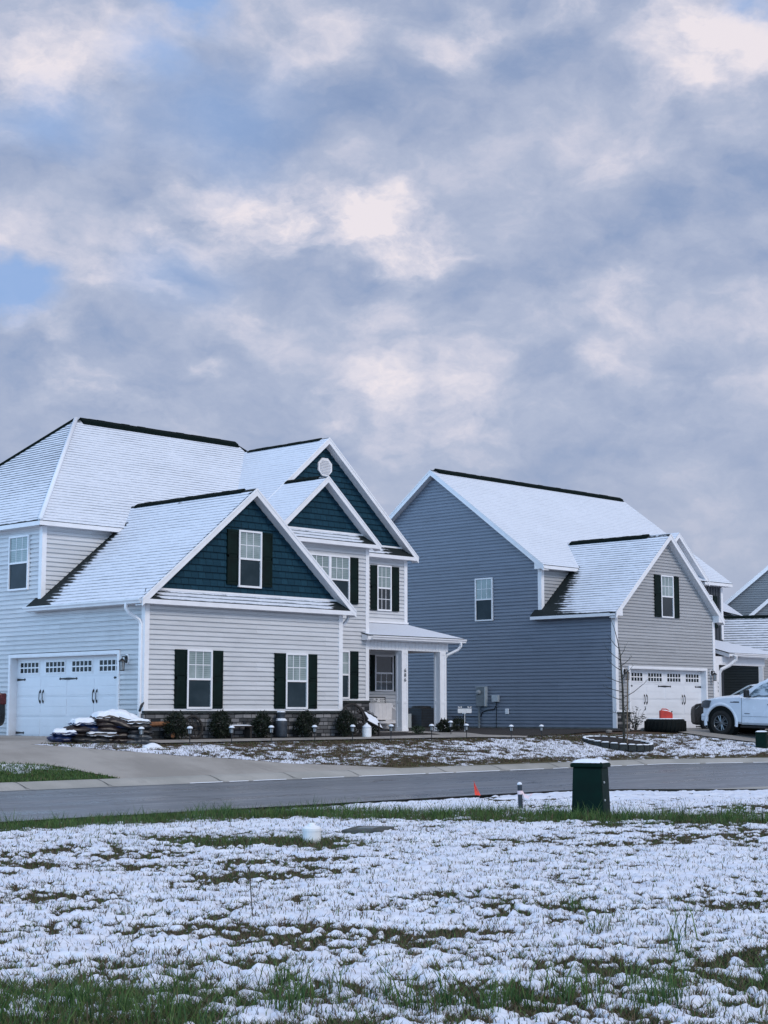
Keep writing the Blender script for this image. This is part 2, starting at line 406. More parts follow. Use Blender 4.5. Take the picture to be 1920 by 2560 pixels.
# ------------------------------------------------------------------ house pieces
def window(root,fr,s0,s1,z0,z1,base=.03,name='window',lower='glass_screen',upper='glass_blind',grid=(3,2),lowgrid=False,upgrid=True,label=None):
    w=.05; zm=(z0+z1)/2
    f=MB()
    fbox(f,fr,s0,s0+w,z0,z1,base-.02,base+.045); fbox(f,fr,s1-w,s1,z0,z1,base-.02,base+.045)
    fbox(f,fr,s0+w,s1-w,z1-w,z1,base-.02,base+.043); fbox(f,fr,s0+w,s1-w,z0,z0+w,base-.02,base+.043)
    fbox(f,fr,s0+w,s1-w,zm-.025,zm+.025,base-.02,base+.036)
    o=f.build(name,'trim_white',root)
    if label: o['label']=label
    p=MB(); fbox(p,fr,s0+w,s1-w,zm+.025,z1-w,base-.015,base+.012); p.build('upper_pane',upper,o)
    p=MB(); fbox(p,fr,s0+w,s1-w,z0+w,zm-.025,base-.015,base+.008); p.build('lower_pane',lower,o)
    g=MB()
    for (za,zb,on,e) in ((zm+.025,z1-w,upgrid,.016),(z0+w,zm-.025,lowgrid,.012)):
        if not on: continue
        for i in range(1,grid[0]):
            x=s0+w+(s1-s0-2*w)*i/grid[0]; fbox(g,fr,x-.009,x+.009,za,zb,base+.004,base+e)
        for i in range(1,grid[1]):
            q=za+(zb-za)*i/grid[1]; fbox(g,fr,s0+w,s1-w,q-.009,q+.009,base+.004,base+e+.002)
    g.build('muntin','trim_white',o)
    return o
def shutter(root,fr,s0,s1,z0,z1,base=.03):
    m=MB(); zm=z0+(z1-z0)*.52; e=base+.03; w=.05
    fbox(m,fr,s0,s1,z0,z1,base-.01,e)
    for a,b in ((z0+.07,zm-.04),(zm+.04,z1-.07)):
        # raised panel with sloped edges
        m.prism([fr.p(s0+w,a,e),fr.p(s1-w,a,e),fr.p(s1-w,b,e),fr.p(s0+w,b,e)],[fr.p(s0+w+.03,a+.03,e+.012),fr.p(s1-w-.03,a+.03,e+.012),fr.p(s1-w-.03,b-.03,e+.012),fr.p(s0+w+.03,b-.03,e+.012)])
    for q in (z0,zm-.04,z1-.07):
        fbox(m,fr,s0+.002,s1-.002,q+.002,q+.068,e,e+.008)
    fbox(m,fr,s0+.002,s0+w-.004,z0+.07,z1-.072,e,e+.008); fbox(m,fr,s1-w+.004,s1-.002,z0+.07,z1-.072,e,e+.008)
    return m.build('shutter','shutter_paint',root)
def cboard(root,X,Y,z0,z1,dx,dy,w=.11,t=.035):
    """L-shaped corner board; dx,dy point from the corner into the walls"""
    m=MB()
    x0,x1=sorted((X-dx*t,X+dx*w)); y0,y1=sorted((Y-dy*t,Y+dy*.002)); m.box(x0,x1,y0,y1,z0,z1)
    x0,x1=sorted((X-dx*t,X+dx*.002)); y0,y1=sorted((Y+dy*.002,Y+dy*w)); m.box(x0,x1,y0,y1,z0,z1)
    return m.build('corner_board','trim_white',root)
def garage_door(root,fr,s0,s1,z0,z1,rec=.2):
    d=MB(); H_=(z1-z0)/4
    fbox(d,fr,s0,s1,z0,z1,-rec-.05,-rec)
    for k in range(4):
        a=z0+k*H_
        fbox(d,fr,s0,s1,a+.012,a+H_-.004,-rec,-rec+.012)
        if k<3:
            # embossed long planks with short gaps, slightly sunk seams between
            n=4
            for i in range(n):
                x0=s0+(s1-s0)*(i+.06)/n; x1=s0+(s1-s0)*(i+.94)/n
                fbox(d,fr,x0,x1,a+.05,a+H_*.5-.012,-rec+.012,-rec+.020); fbox(d,fr,x0,x1,a+H_*.5+.012,a+H_-.05,-rec+.012,-rec+.020)
    o=d.build('garage_door','door_white',root)
    a=z0+3*H_
    for i in range(4):
        c=s0+(s1-s0)*(i+.5)/4; hw=(s1-s0)*.092
        g=MB(); zb,zt=a+.12,a+H_-.13
        fbox(g,fr,c-hw-.06,c+hw+.06,zb-.06,zt+.06,-rec+.012,-rec+.018)
        fbox(g,fr,c-hw,c+hw,zb,zt,-rec+.018,-rec+.022,1)
        for j in range(6):
            x=c-hw+2*hw*j/5; fbox(g,fr,x-.017,x+.017,zb-.02,zt+.02,-rec+.018,-rec+.034)
        for q in (zb-.014,(zb+zt)/2,zt+.014): fbox(g,fr,c-hw-.019,c+hw+.019,q-.017,q+.017,-rec+.018,-rec+.032)
        g.build('window',['trim_white','glass_pane'],o)
    def strap(c,z,L,two,dirn=1):
        m=MB(); e0,e1=-rec+.012,-rec+.03
        if two:
            fpoly(m,fr,[(c-L,z-.014),(c-.05,z-.03),(c+.05,z-.03),(c+L,z-.014),(c+L,z+.014),(c+.05,z+.03),(c-.05,z+.03),(c-L,z+.014)],e0,e1)
            tips=(c-L,c+L)
        else:
            fpoly(m,fr,[(c,z-.034),(c+dirn*L,z-.014),(c+dirn*L,z+.014),(c,z+.034)],e0,e1); tips=(c+dirn*L,)
        for x in tips: fpoly(m,fr,[(x-.045,z),(x,z-.034),(x+.045,z),(x,z+.034)],e0,e1+.003)
        m.build('hinge_strap','black_iron',o)
    zt=a-.055
    strap((s0+s1)/2,zt,.37,True); strap(s0+.02,zt,.36,False,1); strap(s1-.02,zt,.36,False,-1)
    strap(s0+.02,z0+.10,.36,False,1); strap(s1-.02,z0+.10,.36,False,-1)
    for q in (.25,.75):
        for sg in (-1,1):
            c=s0+(s1-s0)*q+sg*.075; zc=z0+H_*2.02
            m=MB(); pts=[fr.p(c,zc-.17,-rec+.02),fr.p(c,zc-.12,-rec+.05),fr.p(c+sg*0-.02,zc-.06,-rec+.075),fr.p(c-.03,zc,-rec+.08),fr.p(c-.02,zc+.06,-rec+.075),fr.p(c,zc+.12,-rec+.05),fr.p(c,zc+.17,-rec+.02)]
            m.tube(pts,[.018,.014,.012,.012,.012,.014,.018],6)
            for e in (-.14,.14): fpoly(m,fr,[(c-.022,zc+e),(c,zc+e-.05),(c+.022,zc+e),(c,zc+e+.05)],-rec+.012,-rec+.028)
            m.build('pull_handle','black_iron',o)
    j=MB(); w=.05
    # jamb lining and outer trim
    fbox(j,fr,s0-.025,s0,z0,z1,-rec-.04,.05); fbox(j,fr,s1,s1+.025,z0,z1,-rec-.04,.05); fbox(j,fr,s0-.025,s1+.025,z1,z1+.025,-rec-.04,.05)
    fbox(j,fr,s0-.09,s0-.025,z0,z1+.025,-.01,.052); fbox(j,fr,s1+.025,s1+.09,z0,z1+.025,-.01,.052); fbox(j,fr,s0-.09,s1+.09,z1+.025,z1+.10,-.01,.056)
    j.build('door_frame','trim_white',root)
    return o
def wall_lamp(root,fr,s,z):
    m=MB(); M=Matrix.Identity(4)
    n=fr.n; c=fr.p(s,z,.03)
    # oval white mounting block
    pts=[(s+.075*cos(a),z+.06+.13*sin(a)) for a in [2*pi*k/16 for k in range(16)]]
    fpoly(m,fr,pts,0,.05)
    o=m.build('wall_lamp','trim_white',root)
    b=MB(); pts=[(s+.05*cos(a),z+.06+.10*sin(a)) for a in [2*pi*k/14 for k in range(14)]]
    fpoly(b,fr,pts,.05,.075)
    b.tube([fr.p(s,z+.08,.07),fr.p(s,z+.13,.13),fr.p(s,z+.12,.19),fr.p(s,z+.07,.19)],.014,6)
    q=fr.p(s,0,.19)
    b.lathe([(.012,.085),(.02,.07),(.085,.02),(.09,0.),(.075,-.005)],8,(q.x,q.y,z))
    b.lathe([(.06,-.235),(.065,-.225),(.06,-.215)],8,(q.x,q.y,z))
    for k in range(6):
        a=2*pi*k/6; b.tube([(q.x+.072*cos(a),q.y+.072*sin(a),z),(q.x+.058*cos(a),q.y+.058*sin(a),z-.22)],.006,4)
    b.build('lamp_body','black_iron',o)
    g=MB(); g.lathe([(.045,-.215),(.055,-.01)],8,(q.x,q.y,z)); g.build('lamp_glass','lantern_grey',o)
    return o
def rake(root,fr,out,sa,za,sb,zb,w=.2,depth=.03,wall=0.,name='rake_board',soffit=True):
    """bargeboard in the plane `out` in front of the wall, from (sa,za) to (sb,zb) along its top edge, and the soffit behind it"""
    m=MB()
    fpoly(m,fr,[(sa,za),(sb,zb),(sb,zb-w),(sa,za-w)],out-depth,out)
    # thin shingle mould proud of the board
    fpoly(m,fr,[(sa,za),(sb,zb),(sb,zb-.055),(sa,za-.055)],out,out+.012)
    o=m.build(name,'trim_white',root)
    if soffit:
        q=MB(); e=.02
        q.prism([fr.p(sa,za-w+e,wall),fr.p(sb,zb-w+e,wall),fr.p(sb,zb-w+e,out-depth),fr.p(sa,za-w+e,out-depth)],
                [fr.p(sa,za-w+e+.02,wall),fr.p(sb,zb-w+e+.02,wall),fr.p(sb,zb-w+e+.02,out-depth),fr.p(sa,za-w+e+.02,out-depth)])
        q.build('soffit','soffit_white',root)
    return o
def roof(root,planes,name='roof',label=None,th=.03,vs_=1.):
    """planes: (outline 3d, eave direction, bare(p)->0..1, line strength)"""
    org=ORG[root]
    me=bpy.data.meshes.new(name); o=bpy.data.objects.new(name,me); COL.objects.link(o); o.parent=root; ORG[o]=org
    bm=bmesh.new(); uvl=bm.loops.layers.uv.new('UVMap'); la=bm.verts.layers.float.new('bare'); ll=bm.verts.layers.float.new('line')
    for pts,ed,bare,line in planes:
        pts=[Vector(p) for p in pts]; ed=Vector(ed).normalized()
        nrm=Vector((0,0,0))
        for i in range(len(pts)): nrm+= (pts[i]-pts[0]).cross(pts[(i+1)%len(pts)]-pts[0])
        nrm.normalize()
        if nrm.z<0: nrm=-nrm
        up=nrm.cross(ed).normalized()
        if up.z<0: up=-up
        o0=pts[0]
        b2=bmesh.new(); fv=[b2.verts.new(p) for p in pts]; f=b2.faces.new(fv)
        bmesh.ops.triangulate(b2,faces=[f])
        us=[(p-o0).dot(ed) for p in pts]; vs=[(p-o0).dot(up) for p in pts]
        for lo,hi,ax in ((min(us),max(us),ed),(min(vs),max(vs),up)):
            st=.22; k=lo+st
            while k<hi-.01:
                bmesh.ops.bisect_plane(b2,geom=b2.verts[:]+b2.edges[:]+b2.faces[:],plane_co=o0+ax*k,plane_no=ax,dist=1e-5); k+=st
        b2.verts.index_update()
        zmin=min(p.z for p in pts); vz=min((p-Vector((0,0,0))).dot(up) for p in pts)
        mp={}
        for v in b2.verts:
            n_=bm.verts.new(v.co-org); n_[la]=bare(v.co) if bare else 0.; n_[ll]=line(v.co) if callable(line) else line; mp[v]=n_
        for f in b2.faces:
            nf=bm.faces.new([mp[v] for v in f.verts])
            for l,v in zip(nf.loops,f.verts): l[uvl].uv=((v.co-o0).dot(ed)+o0.x,((v.co).dot(up)-vz)*vs_)
            if nf.normal.dot(nrm)<0: nf.normal_flip()
        # edge and underside
        dn=[p-nrm*th for p in pts]
        a=[bm.verts.new(p-org-nrm*.001) for p in pts]; c=[bm.verts.new(p-org) for p in dn]
        for v in a+c: v[la]=2.; v[ll]=1.
        for i in range(len(pts)): bm.faces.new([a[i],a[(i+1)%len(pts)],c[(i+1)%len(pts)],c[i]])
        cf=bm.faces.new(c); cf.normal_update(); bmesh.ops.triangulate(bm,faces=[cf])
        b2.free()
    bm.to_mesh(me); bm.free(); me.materials.append(MATS['snowy_shingles'])
    if label: o['label']=label
    return o
def ridge_vent(root,a,b,n,roofpart,h=.07,w=.16,slope=.86):
    """dark ridge cap along a-b, n = horizontal unit normal to the ridge"""
    a,b=Vector(a),Vector(b); n=Vector(n); m=MB(); L=(b-a).length; k=max(2,int(L/.3)); 
    for i in range(k):
        p=a.lerp(b,i/k); q=a.lerp(b,(i+.995)/k); dz=random.uniform(-.008,.008)
        prof=[(-w,-w*slope+.02),(-w*.85,-w*slope*.6+h+dz),(0,h*1.1+dz),(w*.85,-w*slope*.6+h+dz),(w,-w*slope+.02)]
        m.prism([p+n*x+Vector((0,0,z)) for x,z in prof],[q+n*x+Vector((0,0,z)) for x,z in prof])
    return m.build('ridge_cap','shingle_dark',roofpart)
def downspout(root,path,r=.045):
    m=MB(); m.tube(path,r,4,sq=1.25); return m.build('downspout','trim_white',root,bevel=.006)
def sm(a,b,x):
    t=min(1,max(0,(x-a)/(b-a))); return t*t*(3-2*t)
# ================================================================== HOUSE WITH BLUE GABLES
A=thing('two_storey_house','white sided two-storey house with blue shingled gables and a porch numbered 606','house',(24.9,32.53,.85))
AX,AY=24.9,32.53; Z0=.85; C1=.1245
def siding(root,fr,polys,mat,name='wall',c=C1,zs=Z0,t=.027,label=None):
    m=MB()
    for p in polys: lap(m,fr,p,c,t,zs)
    o=m.build(name,mat,root)
    if label: o['label']=label
    return o
rect=lambda a,b,c,d:[(a,c),(b,c),(b,d),(a,d)]
fG=FY(AY); fL=FXl(AX); fB=FY(35.2); fM=FY(37.12)
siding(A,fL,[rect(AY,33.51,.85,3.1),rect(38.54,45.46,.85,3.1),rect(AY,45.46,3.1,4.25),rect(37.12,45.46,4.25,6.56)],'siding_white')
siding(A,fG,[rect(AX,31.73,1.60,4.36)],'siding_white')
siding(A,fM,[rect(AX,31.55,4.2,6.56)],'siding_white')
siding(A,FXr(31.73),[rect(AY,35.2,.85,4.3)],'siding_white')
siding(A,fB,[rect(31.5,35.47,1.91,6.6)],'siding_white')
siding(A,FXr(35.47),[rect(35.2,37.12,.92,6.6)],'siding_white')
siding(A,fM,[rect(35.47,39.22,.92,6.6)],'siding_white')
m=MB(); m.box(39.1,39.22,37.13,45.46,.85,6.6); m.box(24.95,39.1,45.36,45.46,.85,6.6); m.build('rear_wall','siding_white',A)
# blue shingled gable walls
siding(A,fG,[[(25.02,4.6),(31.6,4.6),(28.31,7.36)]],'shake_blue','gable_wall',.178,4.588,.016,label='blue shingled gable above the garage')
siding(A,fB,[[(31.62,6.93),(35.4,6.93),(33.5,8.5)]],'shake_blue','gable_wall',.178,6.902,.016)
siding(A,fM,[[(31.6,6.94),(39.15,6.94),(35.38,10.13)]],'shake_blue','gable_wall',.178,6.902,.016)
# stone base with its cap
for fr,a,b,zt in ((fG,24.86,31.76,1.55),(fB,31.78,35.5,1.86)):
    m=MB(); fbox(m,fr,a,b,.7,zt-.065,-.05,.05); o=m.build('stone_base','ledge_stone',A)
    m=MB(); fpoly(m,fr,[(a,zt-.065),(b,zt-.065),(b,zt),(a,zt)],-.02,.085); m.build('stone_cap','block_dark',o)
    m=MB(); fbox(m,fr,a,b,zt,zt+.05,-.02,.04); m.build('trim_board','trim_white',A)
m=MB(); m.box(35.45,35.52,35.18,37.1,.7,1.80); m.build('stone_base','ledge_stone',A)
# corner boards
cboard(A,AX,AY,.86,4.22,1,1); cboard(A,31.73,AY,1.60,4.22,-1,1); cboard(A,AX,37.12,4.4,6.54,1,1)
cboard(A,35.47,35.2,1.91,6.54,-1,1); cboard(A,39.22,37.12,.92,6.54,-1,1)
m=MB(); m.box(35.475,35.55,37.03,37.10,.95,6.5); m.build('corner_board','trim_white',A)
# horizontal trim above the skirt roofs
for fr,a,b,z in ((fG,25.05,31.57,4.575),(fB,31.65,35.37,6.905),(fM,35.5,39.1,6.905)):
    m=MB(); fbox(m,fr,a,b,z,z+.055,.0,.035); m.build('trim_board','trim_white',A)
# windows and shutters
sh=lambda fr,a,b,c,d,base=.03: shutter(A,fr,a,b,c,d,base)
window(A,fG,26.21,27.04,1.60,3.11); sh(fG,25.83,26.205,1.61,3.10); sh(fG,27.045,27.40,1.61,3.10)
window(A,fG,29.60,30.41,1.60,3.10); sh(fG,29.21,29.595,1.61,3.09); sh(fG,30.415,30.76,1.61,3.09)
window(A,fG,27.90,28.71,4.79,6.31,.018); sh(fG,27.51,27.895,4.84,6.30,.018); sh(fG,28.715,29.09,4.84,6.30,.018)
window(A,fL,37.69,38.66,4.83,6.34)
window(A,fB,32.96,33.80,4.77,6.22); window(A,fB,33.80,34.635,4.77,6.22); sh(fB,32.58,32.955,4.78,6.21); sh(fB,34.64,35.01,4.78,6.21)
window(A,fB,33.83,34.64,1.91,3.36); sh(fB,33.45,33.825,1.92,3.35); sh(fB,34.645,35.02,1.92,3.35)
window(A,fM,37.79,38.46,4.80,6.30,lower='glass_dark',lowgrid=True); sh(fM,37.50,37.785,4.81,6.28); sh(fM,38.465,38.83,4.81,6.28)
window(A,fM,37.69,38.56,2.18,3.36,lower='glass_dark',upper='glass_dark',grid=(3,2),lowgrid=True,upgrid=False); sh(fM,37.50,37.685,2.19,3.35); sh(fM,38.565,38.80,2.19,3.35)
garage_door(A,fL,33.60,38.45,.86,2.98)
wall_lamp(A,fL,33.20,2.78)
# octagonal louvred vent
m=MB(); vc=(35.43,9.28)
oct_=lambda r:[(vc[0]+r*cos(pi/8+k*pi/4)*1.05,vc[1]+r*sin(pi/8+k*pi/4)) for k in range(8)]
fpoly(m,fM,oct_(.31),0,.05); v=m.build('gable_vent','trim_white',A)
m=MB()
for k in range(9):
    z=vc[1]-.20+k*.05; hw=min(.23,.30-abs(z-vc[1])*.75)
    m.prism([fM.p(vc[0]-hw,z-.018,.05),fM.p(vc[0]+hw,z-.018,.05),fM.p(vc[0]+hw,z+.018,.05),fM.p(vc[0]-hw,z+.018,.05)],[fM.p(vc[0]-hw,z-.018,.075),fM.p(vc[0]+hw,z-.018,.075),fM.p(vc[0]+hw,z-.010,.078),fM.p(vc[0]-hw,z-.010,.078)])
m.build('louvre','soffit_white',v)
# rakes
rake(A,fG,.3,24.58,4.33,28.31,7.43,wall=.0); rake(A,fG,.3,32.04,4.33,28.31,7.43)
rake(A,fB,.3,31.24,6.65,33.5,8.58); rake(A,fB,.3,35.77,6.65,33.5,8.58)
rake(A,fM,.3,31.23,6.65,35.38,10.2); rake(A,fM,.3,39.53,6.65,35.38,10.2)
# fascias / soffits / gutters
def fascia(root,x0,x1,y0,y1,z0,z1,name='fascia',mat='trim_white'):
    m=MB(); m.box(x0,x1,y0,y1,z0,z1); return m.build(name,mat,root)
fascia(A,24.6,32.03,32.235,32.265,4.20,4.315); fascia(A,24.9,31.73,32.265,32.53,4.20,4.225,'soffit','soffit_white')
fascia(A,31.25,35.76,34.905,34.935,6.52,6.635); fascia(A,31.5,35.47,34.935,35.2,6.52,6.545,'soffit','soffit_white')
fascia(A,35.76,39.53,36.825,36.855,6.52,6.635); fascia(A,35.47,39.22,36.855,37.12,6.52,6.545,'soffit','soffit_white')
fascia(A,24.6,31.2,36.825,36.855,6.52,6.635); fascia(A,24.9,31.5,36.855,37.12,6.52,6.545,'soffit','soffit_white')
fascia(A,24.605,24.635,36.856,45.7,6.52,6.635); fascia(A,24.635,24.9,37.121,45.7,6.52,6.545,'soffit','soffit_white')
fascia(A,24.636,24.9,32.53,37.4,4.20,4.225,'soffit','soffit_white'); fascia(A,24.606,24.636,32.27,37.4,4.20,4.30); fascia(A,24.64,24.9,37.37,37.4,4.226,4.34)
def gutter(root,path_a,path_b,n,h=.115,d=.11):
    """K-style gutter: profile swept from a to b, n = outward horizontal normal"""
    a,b,n=Vector(path_a),Vector(path_b),Vector(n)
    prof=[(0,0),(d*.62,0),(d*.7,h*.35),(d,h*.7),(d,h),(d*.9,h),(d*.9,h*.75),(d*.6,h*.4),(d*.55,.012),(.01,.012),(.01,h),(0,h)]
    m=MB(); m.prism([a+n*x+Vector((0,0,z)) for x,z in prof],[b+n*x+Vector((0,0,z)) for x,z in prof])
    return m.build('gutter','trim_white',root)
gutter(A,(24.604,32.27,4.205),(24.604,37.4,4.205),(-1,0,0))
downspout(A,[(24.54,32.86,4.22),(24.54,32.86,4.10),(24.60,32.80,3.98),(24.80,32.64,3.80),(24.83,32.62,3.70),(24.83,32.62,1.12),(24.76,32.62,.98)],.042)
downspout(A,[(32.02,32.55,4.25),(32.02,32.55,4.12),(31.94,32.60,4.0),(31.80,32.64,3.85),(31.79,32.64,3.7),(31.79,32.64,1.0)],.042)
# roofs
mf=.861
def b_gl(p):
    w=.42+.75*(1-min(1,max(0,(p.x-24.6)/2.7)))
    v=1.05-(37.15-p.y)/w*.75 if p.x<27.6 else 0
    v=max(v, 1.0-(p.x-24.6)*5 if p.y>36.2 else 0)
    v=max(v,.75-(7.43-p.z)*2.6, .5-(32.35-p.y)*-3 if p.y<32.33 else 0)
    return max(0,v)
ga=4.33; gm=(7.43-4.33)/3.71
roof_g=roof(A,[([(24.6,32.23,ga),(24.6,37.4,ga),(24.9,37.4,ga+.3*gm),(24.9,37.1,ga+.3*gm),(27.3,37.1,ga+2.7*gm),(27.3,36.8,ga+2.7*gm),(28.31,37.72,7.43),(28.31,32.23,7.43)],(0,-1,0),b_gl,.62),
     ([(32.02,32.23,ga),(28.31,32.23,7.43),(28.31,37.72,7.43),(31.24,37.0,ga+.78*gm),(31.24,35.2,ga+.78*gm),(32.02,35.2,ga)],(0,1,0),None,.5),
     ([(24.62,32.235,ga),(32.0,32.235,ga),(31.73,32.53,4.60),(24.9,32.53,4.60)],(1,0,0),lambda p:max(.18,1.3-abs(p.x-24.6)/.75,1.4-abs(32.0-p.x)/1.0,.55-(4.60-p.z)*3),.9)])
ridge_vent(A,(28.31,32.75,7.43),(28.31,37.45,7.43),(1,0,0),roof_g,.045,.13)
b_ml=lambda p:max(0,.62-(10.5-p.z)*.45)*.55+max(0,.9-abs((p.x-24.6)-(p.y-36.82)*.94)*.0)*.0
E0=6.65
roof_m=roof(A,[([(24.6,36.82,E0),(31.3,36.82,E0),(35.4,40.9,E0+mf*4.08),(35.3,41.29,10.5),(28.8,41.29,10.5)],(1,0,0),lambda p:max(0,.95-(10.5-p.z)*4.0,.0),.58),
     ([(24.6,45.76,E0),(24.6,36.82,E0),(28.8,41.29,10.5)],(0,-1,0),lambda p:.22*sm(8.2,10.3,p.z)+max(0,.6-(p.z-E0)*6),lambda p:.72+.7*sm(7.2,9.8,p.z+(p.y-38)*.12)),
     ([(39.53,36.82,E0),(39.53,45.76,E0),(35.3,41.29,10.5)],(0,1,0),None,.5),
     ([(39.53,45.76,E0),(24.6,45.76,E0),(28.8,41.29,10.5),(35.3,41.29,10.5)],(-1,0,0),None,.5)])
ridge_vent(A,(28.95,41.29,10.5),(35.25,41.29,10.5),(0,1,0),roof_m,.075,.2)
# hip ridge: a rounded line of snow-covered caps
m=MB(); m.tube([(24.62,36.84,E0+.02),(28.8,41.29,10.51)],.07,6); m.build('hip_cap','snow',roof_m,smooth=True)
m=MB(); m.tube([(24.62,45.74,E0+.02),(28.8,41.29,10.51)],.06,6); m.build('hip_cap','shingle_dark',roof_m)
roof_f=roof(A,[([(31.24,34.9,E0),(33.5,34.9,8.58),(33.5,36.82,8.58),(31.24,36.82,E0)],(0,-1,0),lambda p:max(0,.7-(8.58-p.z)*3.4),.42),([(31.24,36.82,E0),(35.38,36.82,10.2),(35.38,40.95,10.2)],(0,-1,0),lambda p:max(0,.6-(10.2-p.z)*3.5),.42),
     ([(35.76,34.9,E0),(33.5,34.9,8.58),(33.5,37.12,8.58),(35.76,37.12,E0)],(0,1,0),None,.4),
     ([(39.53,36.82,E0),(35.38,36.82,10.2),(35.38,40.95,10.2),(39.53,41.0,E0)],(0,1,0),None,.4),
     ([(31.25,34.91,E0),(35.74,34.91,E0),(35.47,35.2,6.93),(31.5,35.2,6.93)],(1,0,0),lambda p:max(.15,1.6-abs(35.76-p.x)/.75,1.-abs(p.x-31.3)/.5,.5-(6.93-p.z)*3.),.9),
     ([(35.77,36.83,E0),(39.51,36.83,E0),(39.22,37.12,6.93),(35.77,37.12,6.93)],(1,0,0),lambda p:max(.15,1.9-abs(39.5-p.x)/1.05,.5-(6.93-p.z)*3.),.9)])
ridge_vent(A,(33.5,35.3,8.58),(33.5,36.75,8.58),(1,0,0),roof_f,.04,.12)
ridge_vent(A,(35.38,37.2,10.2),(35.38,40.7,10.2),(1,0,0),roof_f,.03,.11)
# porch
m=MB(); m.box(35.5,39.35,34.85,37.12,.55,.90); m.build('porch_floor','drive_concrete',A,bevel=.01)
def post(x):
    m=MB(); w=.125
    y=35.29
    m.box(x-w,x+w,y-w,y+w,.90,3.43)
    o=m.build('porch_post','trim_white',A)
    t=MB()
    for fr,c in ((Fr((x,y-w),(1,0),(0,-1)),0),(Fr((x-w,y),(0,1),(-1,0)),0),(Fr((x+w,y),(0,1),(1,0)),0)):
        for a,b in ((-w-.012,-w+.055),(w-.055,w+.012)): fbox(t,fr,a,b,.9,3.43,.0,.014)
        for a,b in ((.90,1.06),(1.78,1.86),(3.33,3.43)): fbox(t,fr,-w+.055,w-.055,a,b,.0,.0135)
        fbox(t,fr,-w-.02,w+.02,.90,1.0,.0,.024)
    t.build('panel_trim','trim_white',o)
    return o
p1=post(37.09); p2=post(38.87)
m=MB(); m.box(35.48,39.16,35.19,35.36,3.43,3.70); m.box(39.0,39.16,35.361,37.1,3.43,3.70); m.box(35.48,39.16,35.361,37.1,3.66,3.70)
k=35.6
while k<39.1: m.box(k,k+.018,35.178,35.19,3.45,3.70); k+=.155
m.build('porch_beam','trim_white',A)
roof_p=roof(A,[([(35.18,34.9,3.87),(39.63,34.9,3.87),(39.22,37.12,4.40),(35.52,37.12,4.40),(35.52,35.16,3.932),(35.18,35.16,3.932)],(1,0,0),lambda p:.75-(abs(p.x-35.2)+abs(p.y-35.1))*2.2,0.),
     ([(39.63,34.9,3.87),(39.63,37.4,3.87),(39.22,37.12,4.40)],(0,1,0),None,0.)])
m=MB(); m.box(35.2,39.62,34.93,34.95,3.72,3.84); m.box(39.6,39.62,34.95,37.1,3.72,3.84); m.box(35.2,39.6,34.95,35.18,3.70,3.72); m.prism([(35.19,34.93,3.70),(35.19,35.17,3.70),(35.19,35.17,3.91),(35.19,34.93,3.85)],[(35.215,34.93,3.70),(35.215,35.17,3.70),(35.215,35.17,3.91),(35.215,34.93,3.85)]); m.build('fascia','trim_white',A)
gutter(A,(35.35,34.93,3.73),(39.68,34.93,3.73),(0,-1,0),.11,.10)
m=MB(); m.box(35.45,39.25,37.03,37.1,4.40,4.46); m.build('trim_board','trim_white',A)
downspout(A,[(39.42,34.87,3.74),(39.42,34.87,3.62),(39.36,34.95,3.5),(39.10,35.18,3.33),(39.05,35.22,3.22),(39.05,35.22,1.15),(39.09,35.15,1.02),(39.18,35.02,.94)],.042)
def text(root,s,loc,size,mat,rotz=0.,name='house_number',ext=.006):
    cu=bpy.data.curves.new(name,'FONT'); cu.body=s; cu.size=size; cu.extrude=ext; cu.align_x='CENTER'; cu.space_line=.95
    t=bpy.data.objects.new('tmp',cu); COL.objects.link(t)
    bpy.context.view_layer.update()
    me=bpy.data.meshes.new_from_object(t.evaluated_get(bpy.context.evaluated_depsgraph_get()))
    bpy.data.objects.remove(t); me.materials.clear(); me.materials.append(MATS[mat])
    o=bpy.data.objects.new(name,me); COL.objects.link(o)
    me.transform(Matrix.Translation(Vector(loc)-ORG[root])@Matrix.Rotation(rotz,4,'Z')@Matrix.Rotation(pi/2,4,'X'))
    o.parent=root; ORG[o]=ORG[root]; return o
for k,ch in enumerate('606'): text(p1,ch,(37.09,35.138,2.76-k*.145),.155,'black_iron')
# ================================================================== GREY HOUSE
B=thing('two_storey_house','grey sided house with a blank slate side wall and a snowy garage wing','house',(46.51,33.93,.88))
BX,BY=46.51,33.93; gL=FXl(BX); gG=FY(BY); gM=FY(37.2); zb=.97
sB=lambda fr,polys,mat='siding_grey',c=.1245,zs=zb,name='wall',label=None: siding(B,fr,polys,mat,name,c,zs,.027,label)
sB(gL,[rect(BY,37.2,zb,5.05),[(37.2,zb),(47.64,zb),(47.64,7.0),(42.42,10.8),(37.2,7.0)]],'siding_slate',label='slate grey side wall')
sB(gG,[rect(BX,47.24,1.57,3.13),rect(52.22,52.78,1.57,3.13),rect(BX,52.78,3.13,4.9),[(BX,4.9),(52.78,4.9),(52.78,5.18),(49.65,7.88),(BX,5.18)]],'siding_grey',c=.1125)
sB(gM,[rect(BX,53.,4.5,6.8)]); sB(gM,[[(52.9,6.8),(57.1,6.8),(54.99,8.6)]])
sB(FXr(52.78),[rect(BY,37.2,zb,5.05)])
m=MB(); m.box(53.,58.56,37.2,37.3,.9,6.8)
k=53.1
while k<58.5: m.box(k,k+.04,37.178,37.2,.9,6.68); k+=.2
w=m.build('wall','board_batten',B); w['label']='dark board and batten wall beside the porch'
m=MB(); m.box(58.46,58.56,37.301,47.64,.9,6.9); m.box(46.6,58.46,47.54,47.64,.9,6.9); m.build('rear_wall','siding_grey',B)
m=MB(); m.box(46.49,46.6,33.95,47.6,.4,.968); m.build('foundation','concrete_foundation',B)
